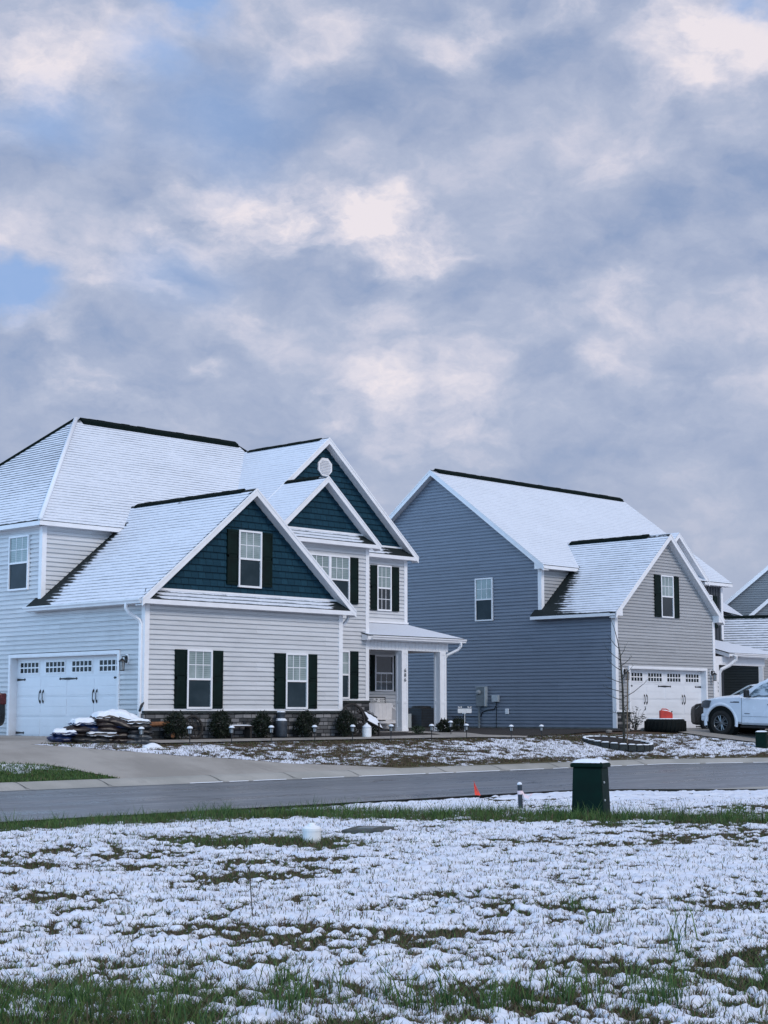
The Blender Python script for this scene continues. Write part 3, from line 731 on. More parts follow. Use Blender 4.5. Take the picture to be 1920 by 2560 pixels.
for a,b in ((46.53,47.25),(52.21,52.80)):
    m=MB(); fbox(m,gG,a,b,.7,1.46,-.05,.06); o=m.build('stone_pier','ledge_stone',B)
    m=MB(); fbox(m,gG,a-.03,b+.03,1.46,1.51,-.02,.10); m.build('stone_cap','block_dark',o)
    m=MB(); fbox(m,gG,a,b,1.51,1.575,-.02,.05); m.build('trim_board','trim_white',B)
cboard(B,BX,BY,.95,4.88,1,1,.13); cboard(B,52.78,BY,1.575,4.88,-1,1); cboard(B,BX,37.2,5.2,6.72,1,1,.13); cboard(B,58.56,37.2,4.5,6.66,-1,1)
window(B,gL,39.49,40.36,4.91,6.53); window(B,gG,49.30,50.09,4.92,6.47,lower='glass_dark',lowgrid=False)
shutter(B,gG,48.91,49.295,4.93,6.46); shutter(B,gG,50.095,50.45,4.93,6.46)
window(B,gM,56.85,57.74,4.95,6.32); shutter(B,gM,57.76,58.13,4.97,6.3)
garage_door(B,gG,47.33,52.13,.87,3.03)
wall_lamp(B,gG,46.95,2.86); wall_lamp(B,gG,52.50,2.90)
wr=4.98; wm=(7.99-4.98)/3.45
rake(B,gG,.3,46.2,wr,49.65,7.99,.22); rake(B,gG,.3,53.1,wr,49.65,7.99,.22)
mr=(10.9-6.84)/5.58
rake(B,gL,.3,36.84,6.84,42.42,10.9,.22); rake(B,gL,.3,48.0,6.84,42.42,10.9,.22)
gs=(8.69-6.84)/2.14
rake(B,gM,.36,52.85,6.84,54.99,8.69,.2); rake(B,gM,.36,57.13,6.84,54.99,8.69,.2)
# boxed eave returns
def ebox(fr,pts,o0,o1):
    m=MB(); fpoly(m,fr,pts,o0,o1); m.build('eave_return','trim_white',B)
ebox(gG,[(46.2,4.86),(46.60,4.86),(46.60,5.14),(46.2,4.80+.12)],.002,.288); ebox(gG,[(53.1,4.86),(52.72,4.86),(52.72,5.14),(53.1,4.92)],.002,.288)
ebox(gL,[(36.84,6.70),(37.28,6.70),(37.28,7.0),(36.84,6.76)],.002,.288)
ebox(gM,[(57.13,6.70),(56.8,6.70),(56.8,6.95),(57.13,6.76)],.002,.34)
fascia(B,46.205,46.235,33.93,37.5,4.85,4.96); fascia(B,46.236,46.51,33.96,37.5,4.85,4.875,'soffit','soffit_white'); fascia(B,46.24,46.51,37.47,37.5,4.88,5.0)
fascia(B,46.25,52.85,36.845,36.875,6.70,6.82); fascia(B,46.53,52.85,36.876,37.2,6.70,6.725,'soffit','soffit_white')
fascia(B,57.13,58.85,36.845,36.875,6.70,6.82); fascia(B,57.13,58.84,36.876,37.2,6.70,6.725,'soffit','soffit_white'); fascia(B,58.56,58.84,36.9,37.2,6.726,6.80)
def b_bl(p):
    w=.55+1.0*(1-min(1,max(0,(p.x-46.2)/2.1)))
    v=1.1-(37.25-p.y)/w*.7 if p.x<48.5 else 0
    v=max(v,.85-(p.x-46.2)*2.2 if p.y>35.4 else 0,.6-(p.x-46.2)*5)
    return max(0,v,.7-(7.99-p.z)*2.4)
roof_bg=roof(B,[([(46.2,33.63,wr),(46.2,37.5,wr),(46.51,37.5,wr+.31*wm),(46.51,37.18,wr+.31*wm),(48.33,37.18,wr+2.13*wm),(48.33,36.84,wr+2.13*wm),(49.65,38.45,7.99),(49.65,33.63,7.99)],(0,-1,0),b_bl,.72),
     ([(53.1,33.63,wr),(49.65,33.63,7.99),(49.65,38.45,7.99),(53.1,37.0,wr)],(0,1,0),None,.5)])
ridge_vent(B,(49.65,34.6,7.99),(49.65,38.2,7.99),(1,0,0),roof_bg,.05,.16)
roof_bm=roof(B,[([(46.2,36.83,6.84),(58.85,36.83,6.84),(58.85,42.42,10.9),(46.2,42.42,10.9)],(1,0,0),lambda p:max(0,.95-(10.9-p.z)*5),.42),
     ([(58.85,48.01,6.84),(46.2,48.01,6.84),(46.2,42.42,10.9),(58.85,42.42,10.9)],(-1,0,0),None,.4),
     ([(52.85,36.83,6.85),(52.85,36.86,6.85),(54.99,39.4,8.70),(54.99,36.83,8.70)],(0,-1,0),None,.4),
     ([(57.13,36.83,6.85),(54.99,36.83,8.70),(54.99,39.4,8.70),(57.13,36.86,6.85)],(0,1,0),None,.4)])
ridge_vent(B,(46.5,42.42,10.9),(58.7,42.42,10.9),(0,1,0),roof_bm,.075,.2,.73)
# porch of the grey house
m=MB(); m.box(53.3,58.6,34.6,37.2,.6,.92); m.build('porch_floor','drive_concrete',B)
roof(B,[([(54.75,34.5,3.80),(58.95,34.5,3.80),(57.2,37.2,4.55),(54.75,37.2,4.55)],(1,0,0),None,0.),([(58.95,34.5,3.8),(58.95,37.2,3.8),(57.2,37.2,4.55)],(0,1,0),None,0.)])
m=MB(); m.prism([(54.77,34.52,3.62),(54.77,37.2,4.36),(54.77,37.2,4.53),(54.77,34.52,3.79)],[(54.80,34.52,3.62),(54.80,37.2,4.36),(54.80,37.2,4.53),(54.80,34.52,3.79)]); m.box(54.81,58.94,34.52,34.55,3.66,3.79); m.build('fascia','trim_white',B)
gutter(B,(55.0,34.52,3.67),(58.96,34.52,3.67),(0,-1,0),.11,.10)
m=MB(); m.box(54.2,57.9,34.85,35.05,3.33,3.66); m.build('porch_beam','trim_white',B)
m=MB(); m.box(54.20,54.5,34.83,35.07,.92,3.33); m.box(54.17,54.53,34.80,35.10,.92,1.05); o=m.build('porch_post','trim_white',B)
m=MB()   # three worn house digits, too blurred in the photo to read
for k in range(3):
    z=2.62-k*.15; m.tube([(54.40,34.822,z-.045),(54.415,34.822,z-.015),(54.395,34.822,z+.015),(54.41,34.822,z+.045)],.011,5)
m.build('house_number','grey_metal',o)
downspout(B,[(55.15,34.46,3.68),(55.15,34.46,3.52),(54.95,34.62,3.32),(54.62,34.80,3.15),(54.56,34.84,3.0),(54.56,34.84,1.0)],.06)
downspout(B,[(53.05,34.1,4.9),(53.05,34.1,4.72),(52.95,34.08,4.6),(52.85,34.05,4.45),(52.85,34.05,1.0)],.042)
# service boxes on the slate wall
m=MB(); fbox(m,gL,39.84,40.26,1.72,2.43,.015,.16); o=m.build('electric_meter','grey_metal',B,bevel=.01)
m=MB(); fbox(m,gL,39.80,40.27,2.43,2.455,.015,.18); fbox(m,gL,39.80,39.838,1.72,2.43,.015,.175); m.build('meter_hood','light_metal',o)
m=MB(); q=gL.p(40.10,2.24,.16); m.lathe([(.085,0),(.085,.05),(.07,.10),(.02,.115)],14,(0,0,0),M=Matrix.Translation(q)@Matrix.Rotation(-pi/2,4,'Y')); m.build('meter_dial','lantern_grey',o,smooth=False)
m=MB(); fbox(m,gL,39.22,39.52,1.88,2.13,.015,.13); m.build('junction_box','light_metal',B,bevel=.008)
for a,b in ((38.77,38.93),(40.88,41.05)):
    m=MB(); fbox(m,gL,a,b,1.43,1.63,.015,.06); m.build('outlet_cover','white_plastic',B,bevel=.01)
m=MB(); m.tube([gL.p(40.18,1.72,.08),gL.p(40.18,.85,.08)],.04,8); m.build('conduit','grey_metal',B)
m=MB(); m.tube([gL.p(39.34,1.88,.06),gL.p(39.34,1.76,.06),gL.p(39.45,1.62,.05),gL.p(39.80,1.58,.04),gL.p(40.05,1.50,.04),gL.p(40.12,1.36,.04)],.018,6); m.tube([gL.p(39.36,1.7,.04),gL.p(39.38,.9,.04)],.012,6); m.tube([gL.p(40.14,1.34,.03),gL.p(41.6,1.34,.03)],.012,6); m.tube([gL.p(40.96,1.43,.05),gL.p(40.98,.9,.05)],.014,6); m.build('cable','black_iron',B)
# ================================================================== HOUSES FURTHER ALONG
D=thing('house','far house with a broad snowy garage roof and dark side wall at the right edge','house',(66.8,40.35,.9),R(20),local=True)
fx=FXl(0); fy=FY(0)
dsid=lambda fr,polys,mat,name='wall',c=.125: siding(D,fr,polys,mat,name,c,0.,.02)
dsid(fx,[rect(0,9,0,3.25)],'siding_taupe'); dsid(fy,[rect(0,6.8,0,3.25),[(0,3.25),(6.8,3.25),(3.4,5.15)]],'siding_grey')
m=MB(); m.box(6.7,6.8,.05,9,0,3.25); m.box(0.02,6.7,9,9.1,0,3.25); m.build('rear_wall','siding_grey',D)
cboard(D,0,0,0,3.15,1,1,.16)
dm=2.02/3.7
rd=roof(D,[([(-.3,-.3,3.22),(-.3,9.5,3.22),(3.4,9.5,5.24),(3.4,-.3,5.24)],(0,-1,0),lambda p:max(0,.7-(5.24-p.z)*2),1.15),([(7.1,-.3,3.22),(3.4,-.3,5.24),(3.4,9.5,5.24),(7.1,9.5,3.22)],(0,1,0),None,.5)],vs_=.55)
ridge_vent(D,(3.4,.2,5.24),(3.4,9.4,5.24),(1,0,0),rd,.06,.2,.55)
rake(D,fy,.3,-.3,3.22,3.4,5.24,.2); rake(D,fy,.3,7.1,3.22,3.4,5.24,.2)
m=MB(); m.box(-.3,-.27,-.28,9.5,3.08,3.2); m.build('fascia','trim_white',D)
m=MB(); m.box(-.27,0.,0.,9.5,3.08,3.1); m.build('soffit','soffit_white',D)
# main body of that house, behind the garage wing
m=MB(); m.box(-1.,9.1,3.05,10.3,0,5.5); m.build('rear_wing','siding_grey',D)
roof(D,[([(-1.3,2.7,5.6),(9.4,2.7,5.6),(9.4,6.7,8.48),(-1.3,6.7,8.48)],(1,0,0),None,.5),([(9.4,10.7,5.6),(-1.3,10.7,5.6),(-1.3,6.7,8.48),(9.4,6.7,8.48)],(-1,0,0),None,.5)])
m=MB(); m.prism([(9.1,3.05,5.5),(9.1,10.3,5.5),(9.1,6.7,8.3)],[(9.0,3.05,5.5),(9.0,10.3,5.5),(9.0,6.7,8.3)]); m.build('gable_wall','siding_grey',D)
F4=thing('house','distant pale grey gabled house rising behind the snowy garage roof','house',(78.6,45.3,.9),R(-64),local=True)
f4=FY(0)
siding(F4,f4,[[(-4.2,0),(4.2,0),(4.2,6.0),(0,9.4),(-4.2,6.0)]],'siding_pale','wall',.125,0.,.02)
m=MB(); m.box(-4.2,-4.1,.03,10,0,6); m.box(4.1,4.2,.03,10,0,6); m.box(-4.1,4.1,10,10.1,0,6); m.build('side_wall','siding_pale',F4)
roof(F4,[([(-4.6,-.3,5.85),(-4.6,10.3,5.85),(0,10.3,9.65),(0,-.3,9.65)],(0,-1,0),None,.4),([(4.6,-.3,5.85),(0,-.3,9.65),(0,10.3,9.65),(4.6,10.3,5.85)],(0,1,0),None,.4)])
rake(F4,f4,.3,-4.6,5.85,0,9.65,.24); rake(F4,f4,.3,4.6,5.85,0,9.65,.24)
f5=FY(-3.)
siding(F4,f5,[[(-2.6,0),(3.4,0),(3.4,5.2),(.4,7.6),(-2.6,5.2)]],'siding_pale','wall',.125,0.,.02)
roof(F4,[([(-2.95,-3.3,5.02),(-2.95,0,5.02),(.4,0,7.8),(.4,-3.3,7.8)],(0,-1,0),None,.4),([(3.75,-3.3,5.02),(.4,-3.3,7.8),(.4,0,7.8),(3.75,0,5.02)],(0,1,0),None,.4)])
rake(F4,f5,.3,-2.95,5.02,.4,7.8,.22); rake(F4,f5,.3,3.75,5.02,.4,7.8,.22)
m=MB(); m.box(-2.6,-2.5,-2.97,0,0,5.1); m.box(3.3,3.4,-2.97,0,0,5.1); m.build('side_wall','siding_pale',F4)

# ================================================================== GROUND
def sheet(name,xs,ys,zf,mat,attrs=None,inside=None,smooth=True,kind='structure'):
    X,Y=np.meshgrid(xs,ys,indexing='ij'); X=X.ravel(); Y=Y.ravel(); Z=zf(X,Y)
    return gridmesh(name,X,Y,Z,len(xs),len(ys),mat,attrs(X,Y) if attrs else None,inside(X,Y) if inside is not None else None,smooth,kind)
def gridmesh(name,X,Y,Z,nx,ny,mat,attrs,keep,smooth=True,kind='structure'):
    idx=np.arange(nx*ny).reshape(nx,ny)
    q=np.stack([idx[:-1,:-1],idx[1:,:-1],idx[1:,1:],idx[:-1,1:]],-1).reshape(-1,4)
    if keep is not None: q=q[keep[q].all(1)]
    me=bpy.data.meshes.new(name); me.vertices.add(len(X))
    me.vertices.foreach_set('co',np.stack([X,Y,Z],-1).astype(np.float32).ravel())
    me.loops.add(q.size); me.loops.foreach_set('vertex_index',q.ravel().astype(np.int32))
    me.polygons.add(len(q)); me.polygons.foreach_set('loop_start',np.arange(0,q.size,4,dtype=np.int32)); me.polygons.foreach_set('loop_total',np.full(len(q),4,dtype=np.int32))
    if smooth: me.polygons.foreach_set('use_smooth',np.ones(len(q),dtype=bool))
    me.update(); me.validate()
    for k,a in (attrs or {}).items():
        at=me.attributes.new(k,'FLOAT','POINT'); at.data.foreach_set('value',a.astype(np.float32))
    o=bpy.data.objects.new(name,me); COL.objects.link(o); me.materials.append(MATS[mat]); tag(o,kind=kind); ORG[o]=Vector((0,0,0))
    return o
def interp(pts,X): return np.interp(X,[p[0] for p in pts],[p[1] for p in pts])
def gzn(X,Y):
    cy=interp(CY,X); yt=interp(YT,X)
    z=np.where(Y<yt,.12+(.715-.12)*np.clip((Y-cy)/(yt-cy),0,1),0)
    z=np.where((Y>=yt)&(Y<yt+1.5),.715+(Y-yt)/1.5*.135,z)
    return np.where(Y>=yt+1.5,.85+np.clip((Y-yt-1.5)/2,0,1)*.03,z)
# far terrain so that the ground reaches the horizon
sheet('terrain',np.array([-1500,-300,-60,0,30,60,100,300,1500.]),np.array([-1500,-300,-60,-20,0,10,15.,48.,50.,60,100,300,1500]),lambda X,Y:np.where(Y>49,.70,-.25),'yard_lawn',lambda X,Y:{'snow':np.full(len(X),.72),'tint':np.zeros(len(X))})
# road, gutters, kerbs
def strip(name,f0,f1,z0,z1,mat,n=400,x0=-60,x1=58,sub=1,ev=None):
    """ribbon between two edge functions of arc parameter"""
    vs=[];fs=[]
    for i in range(n+1):
        x=x0+(x1-x0)*i/n; a=f0(x); b=f1(x)
        for k in range(sub+1):
            t=k/sub; vs.append((a[0]+(b[0]-a[0])*t,a[1]+(b[1]-a[1])*t,(z0+(z1-z0)*t) if ev is None else ev(t)))
    for i in range(n):
        for k in range(sub): fs.append((i*(sub+1)+k,(i+1)*(sub+1)+k,(i+1)*(sub+1)+k+1,i*(sub+1)+k+1))
    m=MB(); m.add(vs,fs); o=m.build(name,mat,None,smooth=True); tag(o,kind='structure'); return o
far=lambda off:(lambda x:(x,lerp(CY,x)-off))
def nearp(x):
    # pair each far-edge x with a near-edge point so that the ribbon bends with the road
    return lerp([(-60,-60),(36,24.2),(40,25.4),(44,26.7),(48,27.9),(54,31),(58,36)],x)
near=lambda off:(lambda x:(nearp(x),lerp(NEAR,nearp(x))+off))
strip('road',near(-.6),far(.78),0,0,'asphalt',300,-60,58,6,ev=lambda t:.02*sin(pi*t)-.002)
strip('kerb',far(.80),far(-.02),0,.12,'curb_concrete',300,-60,58,6,ev=lambda t:.004+.01*t if t<.34 else (.03+.10*sm(.3,.85,t)))
strip('kerb',near(.62),near(-.05),0,.1,'curb_concrete',300,-60,58,6,ev=lambda t:.012 if t<.5 else .012+.075*sm(.5,.95,t))
m=MB(); ap=[(24.3,18.75),(25.0,18.45),(26.0,18.35),(27.0,18.15),(28.2,17.9),(29.6,17.7),(32,16.2),(36,10.5),(41,1),(40,.6),(35.4,7.6),(31,12.7),(27.8,16.2),(26.65,17.15),(25.3,18.42)]
for i in range(7): m.add([(*ap[i],.026),(*ap[i+1],.026),(*ap[13-i],.026),(*ap[14-i],.026)],[(0,1,2,3)])
o=m.build('gutter_apron','curb_concrete'); tag(o,kind='structure')
# thin line of slush along the gutter joint, broken up
m=MB(); x=-5.
while x<56:
    L=random.uniform(.5,2.4); w=random.uniform(.02,.055)
    if x>22 or random.random()<.35:
        n=6
        for k in range(n):
            a=far(.80)(x+L*k/n); b=far(.80)(x+L*(k+1)/n); wa=w*sin(pi*(k+.05)/n)+.004; wb=w*sin(pi*min(1,(k+1)/n))+.004
            m.add([(a[0],a[1]-wa,.012),(b[0],b[1]-wb,.012),(b[0],b[1]+wb*.6,.022),(a[0],a[1]+wa*.6,.022)],[(0,1,2,3)])
    x+=L+random.uniform(.0,.5 if x>22 else 2.)
o=m.build('gutter_slush','snow'); tag(o,kind='stuff')
o['label']='thin broken line of slush along the far gutter'; o['category']='snow'
# expansion joints across the kerb
m=MB()
for x in (12.2,15.3,18.4,20.4,23.4,25.6,27.7,30.8,33.0,35.4,37.6,39.4):
    for k in range(5):
        t0,t1=k/5,(k+1)/5; f=lambda t:(.004+.01*t if t<.34 else (.03+.10*sm(.3,.85,t)))+.004
        y0=28.3-.8+.82*t0; y1=28.3-.8+.82*t1
        m.add([(x,y0,f(t0)),(x+.022,y0,f(t0)),(x+.022,y1,f(t1)),(x,y1,f(t1))],[(0,1,2,3)])
o=m.build('kerb_joint','dark_plastic'); tag(o,kind='structure')
# far-side yard
DRV=[(24.86,33.3),(22.05,32.02),(21.2,31.9),(22.2,30.95),(23.1,30.62),(24.1,30.12),(25.0,29.86),(25.95,29.45),(26.7,29.1),(28.2,28.76),(29.8,28.3)]
ISL=[(10,30.6),(18.8,29.9),(19.7,29.72),(20.34,29.44),(20.66,28.9),(21.1,28.3)]
def inpoly(X,Y,P):
    c=np.zeros(len(X),bool); n=len(P)
    for i in range(n):
        x1,y1=P[i]; x2,y2=P[(i+1)%n]
        if y1==y2: continue
        h=((y1>Y)!=(y2>Y))&(X<(x2-x1)*(Y-y1)/(y2-y1)+x1); c^=h
    return c
DRIVE=[(24.86,38.9)]+DRV+[(21.1,28.3)]+ISL[::-1]+[(10,38.9)]
DRIVE2=[(46.85,33.95),(45.75,31.6),(45.35,29.6),(45.9,28.1),(46.4,24.7),(52.9,18),(53.2,33.95)]
WALK=[(24.5,31.33),(27.6,31.42),(32,31.42),(36.2,31.40),(38.1,31.12),(38.6,31.45),(37.2,32.0),(36.9,34.84),(35.6,34.84),(35.5,32.2),(32,31.92),(27,31.98),(25.0,31.95),(24.45,32.0)]
def yard_attr(X,Y):
    e=Y-interp(CY,X)
    base=.53+.55*(fbm(X*.45,Y*1.5,11,4)-.5)+.7*(fbm(X*2.2,Y*5.,12,4)-.5)+.8*(fbm(X*7,Y*11.,13,3)-.5)
    base-=.30*np.clip(1-e/.75,0,1)                                   # bare strip along the kerb
    base-=.28*np.clip(1-np.abs(Y-(interp(YT,X)+.1))/.55,0,1)*(X<44)  # brown band along the walk
    base-=.55*np.clip((Y-(interp(YT,X)+.75))/.3,0,1)                 # mulch beds near the walls
    base+=.10*(X>34)*(e>.6); base+=.22*((X<26)&(e>1.2))
    isl=(X<21.6)
    base=np.where(isl,.30+.9*(fbm(X*2.5,Y*5,5,4)-.5)+.5*np.clip((e-.75)/.6,-.6,1),base)
    tint=np.where(isl,.95,np.clip(.35-e*.5,0,.3))
    return {'snow':base,'tint':tint}
def yard_z(X,Y):
    s=np.clip(yard_attr(X,Y)['snow'],0,1)
    return gzn(X,Y)-.004+.035*(fbm(X*3,Y*3,21,4)-.5)*np.clip((Y-interp(CY,X))*3,0,1)+.022*s*fbm(X*9,Y*9,22,3)*np.clip((Y-interp(CY,X))*3,0,1)
xs=np.concatenate([np.linspace(5,18,80)[:-1],np.linspace(18,50,640)[:-1],np.linspace(50,110,120)])
ys=np.concatenate([np.linspace(-14,26,50)[:-1],np.linspace(26,33.4,190)[:-1],np.linspace(33.4,60,50)])
def yk(X,Y):
    cy=interp(CY,X)
    return (Y>=cy-.06)&~inpoly(X,Y,[(x_,y_) for x_,y_ in DRIVE])
def yzz(X,Y):
    return yard_z(X,Y)
sheet('front_yard',xs,ys,yzz,'yard_lawn',yard_attr,yk)
def flat(name,P,mat,lift,step=.25,joint=None):
    b=bmesh.new(); f=b.faces.new([b.verts.new((x,y,0)) for x,y in P]); bmesh.ops.triangulate(b,faces=[f])
    for ax,i in ((Vector((1,0,0)),0),(Vector((0,1,0)),1)):
        lo=min(p[i] for p in P); hi=max(p[i] for p in P); k=lo+step
        while k<hi-.01:
            bmesh.ops.bisect_plane(b,geom=b.verts[:]+b.edges[:]+b.faces[:],plane_co=ax*k,plane_no=ax,dist=1e-5); k+=step
    for v in b.verts: v.co.z=gz(v.co.x,v.co.y)+lift
    me=bpy.data.meshes.new(name); b.to_mesh(me); b.free(); me.materials.append(MATS[mat])
    for p in me.polygons: p.use_smooth=True
    o=bpy.data.objects.new(name,me); COL.objects.link(o); ORG[o]=Vector((0,0,0)); tag(o,kind='structure'); return o
flat('driveway',DRIVE,'drive_concrete',.006)
flat('driveway',DRIVE2,'drive_concrete',.045)
flat('garden_path',WALK,'drive_concrete',.05)
# dark mulch beds along both houses
flat('mulch_bed',[(24.7,31.98),(27,32.0),(32,31.95),(35.45,32.25),(35.5,34.8),(31.75,35.15),(31.7,32.5),(24.95,32.5)],'mulch',.03)
flat('mulch_bed',[(37.3,32.1),(38.7,31.6),(42,32.0),(45.6,32.2),(46.5,33.8),(46.45,44),(39.4,44),(39.4,34.8),(37.3,34.8)],'mulch',.035)
# ------------------------------------------------------------------ near lawn with melting snow
TH=R(44.2); fwd=np.array([cos(TH),sin(TH)]); rgt=np.array([sin(TH),-cos(TH)])
GREEN=[(8,18.75),(13,18.25),(15.9,17.75),(17.0,16.2),(18.3,14.25),(20.0,11.7),(22.5,8.5)]
def dpl(X,Y,P):
    d=np.full(len(X),1e9)
    for (x1,y1),(x2,y2) in zip(P,P[1:]):
        t=np.clip(((X-x1)*(x2-x1)+(Y-y1)*(y2-y1))/((x2-x1)**2+(y2-y1)**2),0,1)
        d=np.minimum(d,np.hypot(X-x1-t*(x2-x1),Y-y1-t*(y2-y1)))
    return d
def lawn_cover(X,Y):
    """>0 where snow lies; also the green-ness of the turf"""
    U=X*fwd[0]+Y*fwd[1]; V=X*rgt[0]+Y*rgt[1]
    c=.10+.85*(fbm(X*.8,Y*.8,31,4)-.5)+.45*(fbm(V*.7+5,U*2.4,39,3)-.5)+.60*(fbm(X*2.9,Y*2.9,33,4)-.5)+1.15*(fbm(X*9.5,Y*9.5,35,3)-.5)+.60*(vn(X*27,Y*27,37)-.5)
    dg=dpl(X,Y,GREEN)
    c-=.60*np.exp(-(dg/.78)**2)*np.clip(-.42+2.3*fbm(X*1.3,Y*1.3,41,3),0,1.3)
    ne=interp(NEAR,X)-Y
    c-=np.where(X<15.6,.55,.15)*np.exp(-(ne/.5)**2)
    c+=np.where(X>18.5,.30,0)*np.exp(-(ne/1.8)**2)
    def blob(x,y,r,a,ax=1.): return a*np.exp(-(((X-x)*rgt[0]+(Y-y)*rgt[1])/r/ax)**2-(((X-x)*fwd[0]+(Y-y)*fwd[1])/r)**2)
    c-=blob(4.55,6.68,.33,.27,1.5)+blob(5.75,5.62,.26,.32,1.7)+blob(7.55,5.0,.42,.22,1.4)+blob(8.3,4.7,.5,.20,1.3)
    c-=blob(12.7,14.1,.50,.85,2.2)+blob(16.2,10.2,.5,.2,2.)
    t=np.clip(.8*np.exp(-(dg/.95)**2)+blob(4.75,7.2,1.0,.75,1.6)+blob(8.2,4.6,.8,.35,1.5)+blob(12.6,14.3,1.,.5,2)+.35*np.exp(-(ne/.8)**2)*(X<16),0,1)
    return c,np.clip(t*(.3+1.1*fbm(X*2,Y*2,51,3)),0,1)
def lawn_height(X,Y):
    c,t=lawn_cover(X,Y)
    f1=fbm(X*4.6,Y*4.6,61,2); f2=fbm(X*10.5,Y*10.5,63,2); f3=vn(X*24,Y*24,65)
    bil=lambda f:1-np.abs(2*f-1)
    lump=.48*bil(f1)+.34*bil(f2)+.18*f3
    s=np.clip((c+.09)/.24,0,1); s=s*s*(3-2*s)
    ne=interp(NEAR,X)-Y
    base=.025+.05*(fbm(X*.8,Y*.8,71,3)-.5)+.015*np.clip(ne/2,0,1)
    base=base*np.clip(ne/.35,0,1)+.0*(1-np.clip(ne/.35,0,1))
    soil=.02*(fbm(X*13,Y*13,73,3)-.5)
    return base+soil*(1-s)+s*(.010+.052*lump*np.clip(.5+c*1.2,.35,1.1)),s,t
nd,na=820,580
dd=6.6*np.exp(np.linspace(0,math.log(31/6.6),nd)); aa=np.tan(np.linspace(R(-27),R(27),na))
DD,AA=np.meshgrid(dd,aa,indexing='ij')
X=(DD*fwd[0]+DD*AA*rgt[0]).ravel(); Y=(DD*fwd[1]+DD*AA*rgt[1]).ravel()
keep=Y<interp(NEAR,X)+.02
Zl,Sl,Tl=lawn_height(X,Y)
lawn=gridmesh('snow_lawn',X,Y,Zl,nd,na,'snow_lawn',{'snow':Sl,'tint':Tl},keep)
# the rest of the same lawn, coarser, around and behind the camera
xs=np.concatenate([np.linspace(-60,-4,40)[:-1],np.linspace(-4,40,420)[:-1],np.linspace(40,60,30)]); ys=np.concatenate([np.linspace(-60,-6,40)[:-1],np.linspace(-6,19,250)])
def wedge(X,Y):
    U=X*fwd[0]+Y*fwd[1]; V=X*rgt[0]+Y*rgt[1]
    return (Y<interp(NEAR,X)+.1)&~((U>7.0)&(U<30.6)&(np.abs(V)<U*math.tan(R(26.2))))
sheet('snow_lawn',xs,ys,lambda X,Y:lawn_height(X,Y)[0]-.02,'snow_lawn',lambda X,Y:{'snow':lawn_height(X,Y)[1],'tint':lawn_height(X,Y)[2]},wedge)
# ------------------------------------------------------------------ grass blades
def blades(name,X,Y,Z,Hh,W,col,lean,label,cat='grass'):
    n=len(X); az=rng.uniform(0,2*pi,n); la=rng.uniform(0,2*pi,n)
    L=Hh*lean*rng.uniform(.3,1.,n); lx=np.cos(la)*L; ly=np.sin(la)*L
    wx=np.cos(az)*W/2; wy=np.sin(az)*W/2
    P=np.empty((n,5,3),np.float32)
    P[:,0]=np.stack([X-wx,Y-wy,Z-.012],-1); P[:,1]=np.stack([X+wx,Y+wy,Z-.012],-1)
    m_=.55; P[:,2]=np.stack([X+lx*.32+wx*.8,Y+ly*.32+wy*.8,Z+Hh*m_],-1); P[:,3]=np.stack([X+lx*.32-wx*.8,Y+ly*.32-wy*.8,Z+Hh*m_],-1)
    P[:,4]=np.stack([X+lx,Y+ly,Z+Hh],-1)
    base=np.arange(n)[:,None]*5
    tri=np.concatenate([base+np.array([[0,1,2]]),base+np.array([[0,2,3]]),base+np.array([[3,2,4]])],1).reshape(-1,3)
    me=bpy.data.meshes.new(name); me.vertices.add(n*5); me.vertices.foreach_set('co',P.ravel())
    me.loops.add(tri.size); me.loops.foreach_set('vertex_index',tri.ravel().astype(np.int32))
    me.polygons.add(len(tri)); me.polygons.foreach_set('loop_start',np.arange(0,tri.size,3,dtype=np.int32)); me.polygons.foreach_set('loop_total',np.full(len(tri),3,dtype=np.int32))
    me.update()
    ca=me.color_attributes.new('gcol','FLOAT_COLOR','POINT'); cc=np.ones((n,5,4),np.float32); cc[:,:,:3]=col[:,None,:]; cc[:,0:2,:3]*=.55
    ca.data.foreach_set('color',cc.ravel())
    o=bpy.data.objects.new(name,me); COL.objects.link(o); me.materials.append(MATS['grass_blade']); tag(o,label,cat,kind='stuff'); return o
def scatter(n,dmin,dmax):
    u=rng.uniform(0,1,n); d=dmin*(dmax/dmin)**u                        # denser close by
    a=np.tan(rng.uniform(R(-24),R(24),n)); return d*fwd[0]+d*a*rgt[0],d*fwd[1]+d*a*rgt[1],d
def colmix(n,g):
    k=rng.uniform(0,1,n)<g
    A_=np.array([.018,.062,.018]);B_=np.array([.105,.175,.045]);C_=np.array([.040,.032,.022]);E_=np.array([.150,.110,.065])
    r=rng.uniform(0,1,(n,1)); return np.where(k[:,None],A_+(B_-A_)*r,C_+(E_-C_)*r)
X,Y,d=scatter(800000,7.2,27.5)
ok=Y<interp(NEAR,X)-.02; X,Y,d=X[ok],Y[ok],d[ok]
Z,s,t=lawn_height(X,Y)
pr=np.where(s<.5,1.0,np.where(s<.97,.55,1)*.10*(.1+1.9*fbm(X*3,Y*3,91,2)))*np.where(t>.35,1.,.62)
k=rng.uniform(0,1,len(X))<pr; X,Y,Z,s,t,d=X[k],Y[k],Z[k],s[k],t[k],d[k]
hh=rng.uniform(.022,.062,len(X))*(1+1.1*t)*np.where(s>.5,.75,1.)
blades('lawn_grass',X,Y,Z,hh,rng.uniform(.0028,.0055,len(X))*(1+d*.03),colmix(len(X),np.clip(.28+t*.75,0,.95)),1.1,'short brown and green grass poking through the snow on the near lawn')
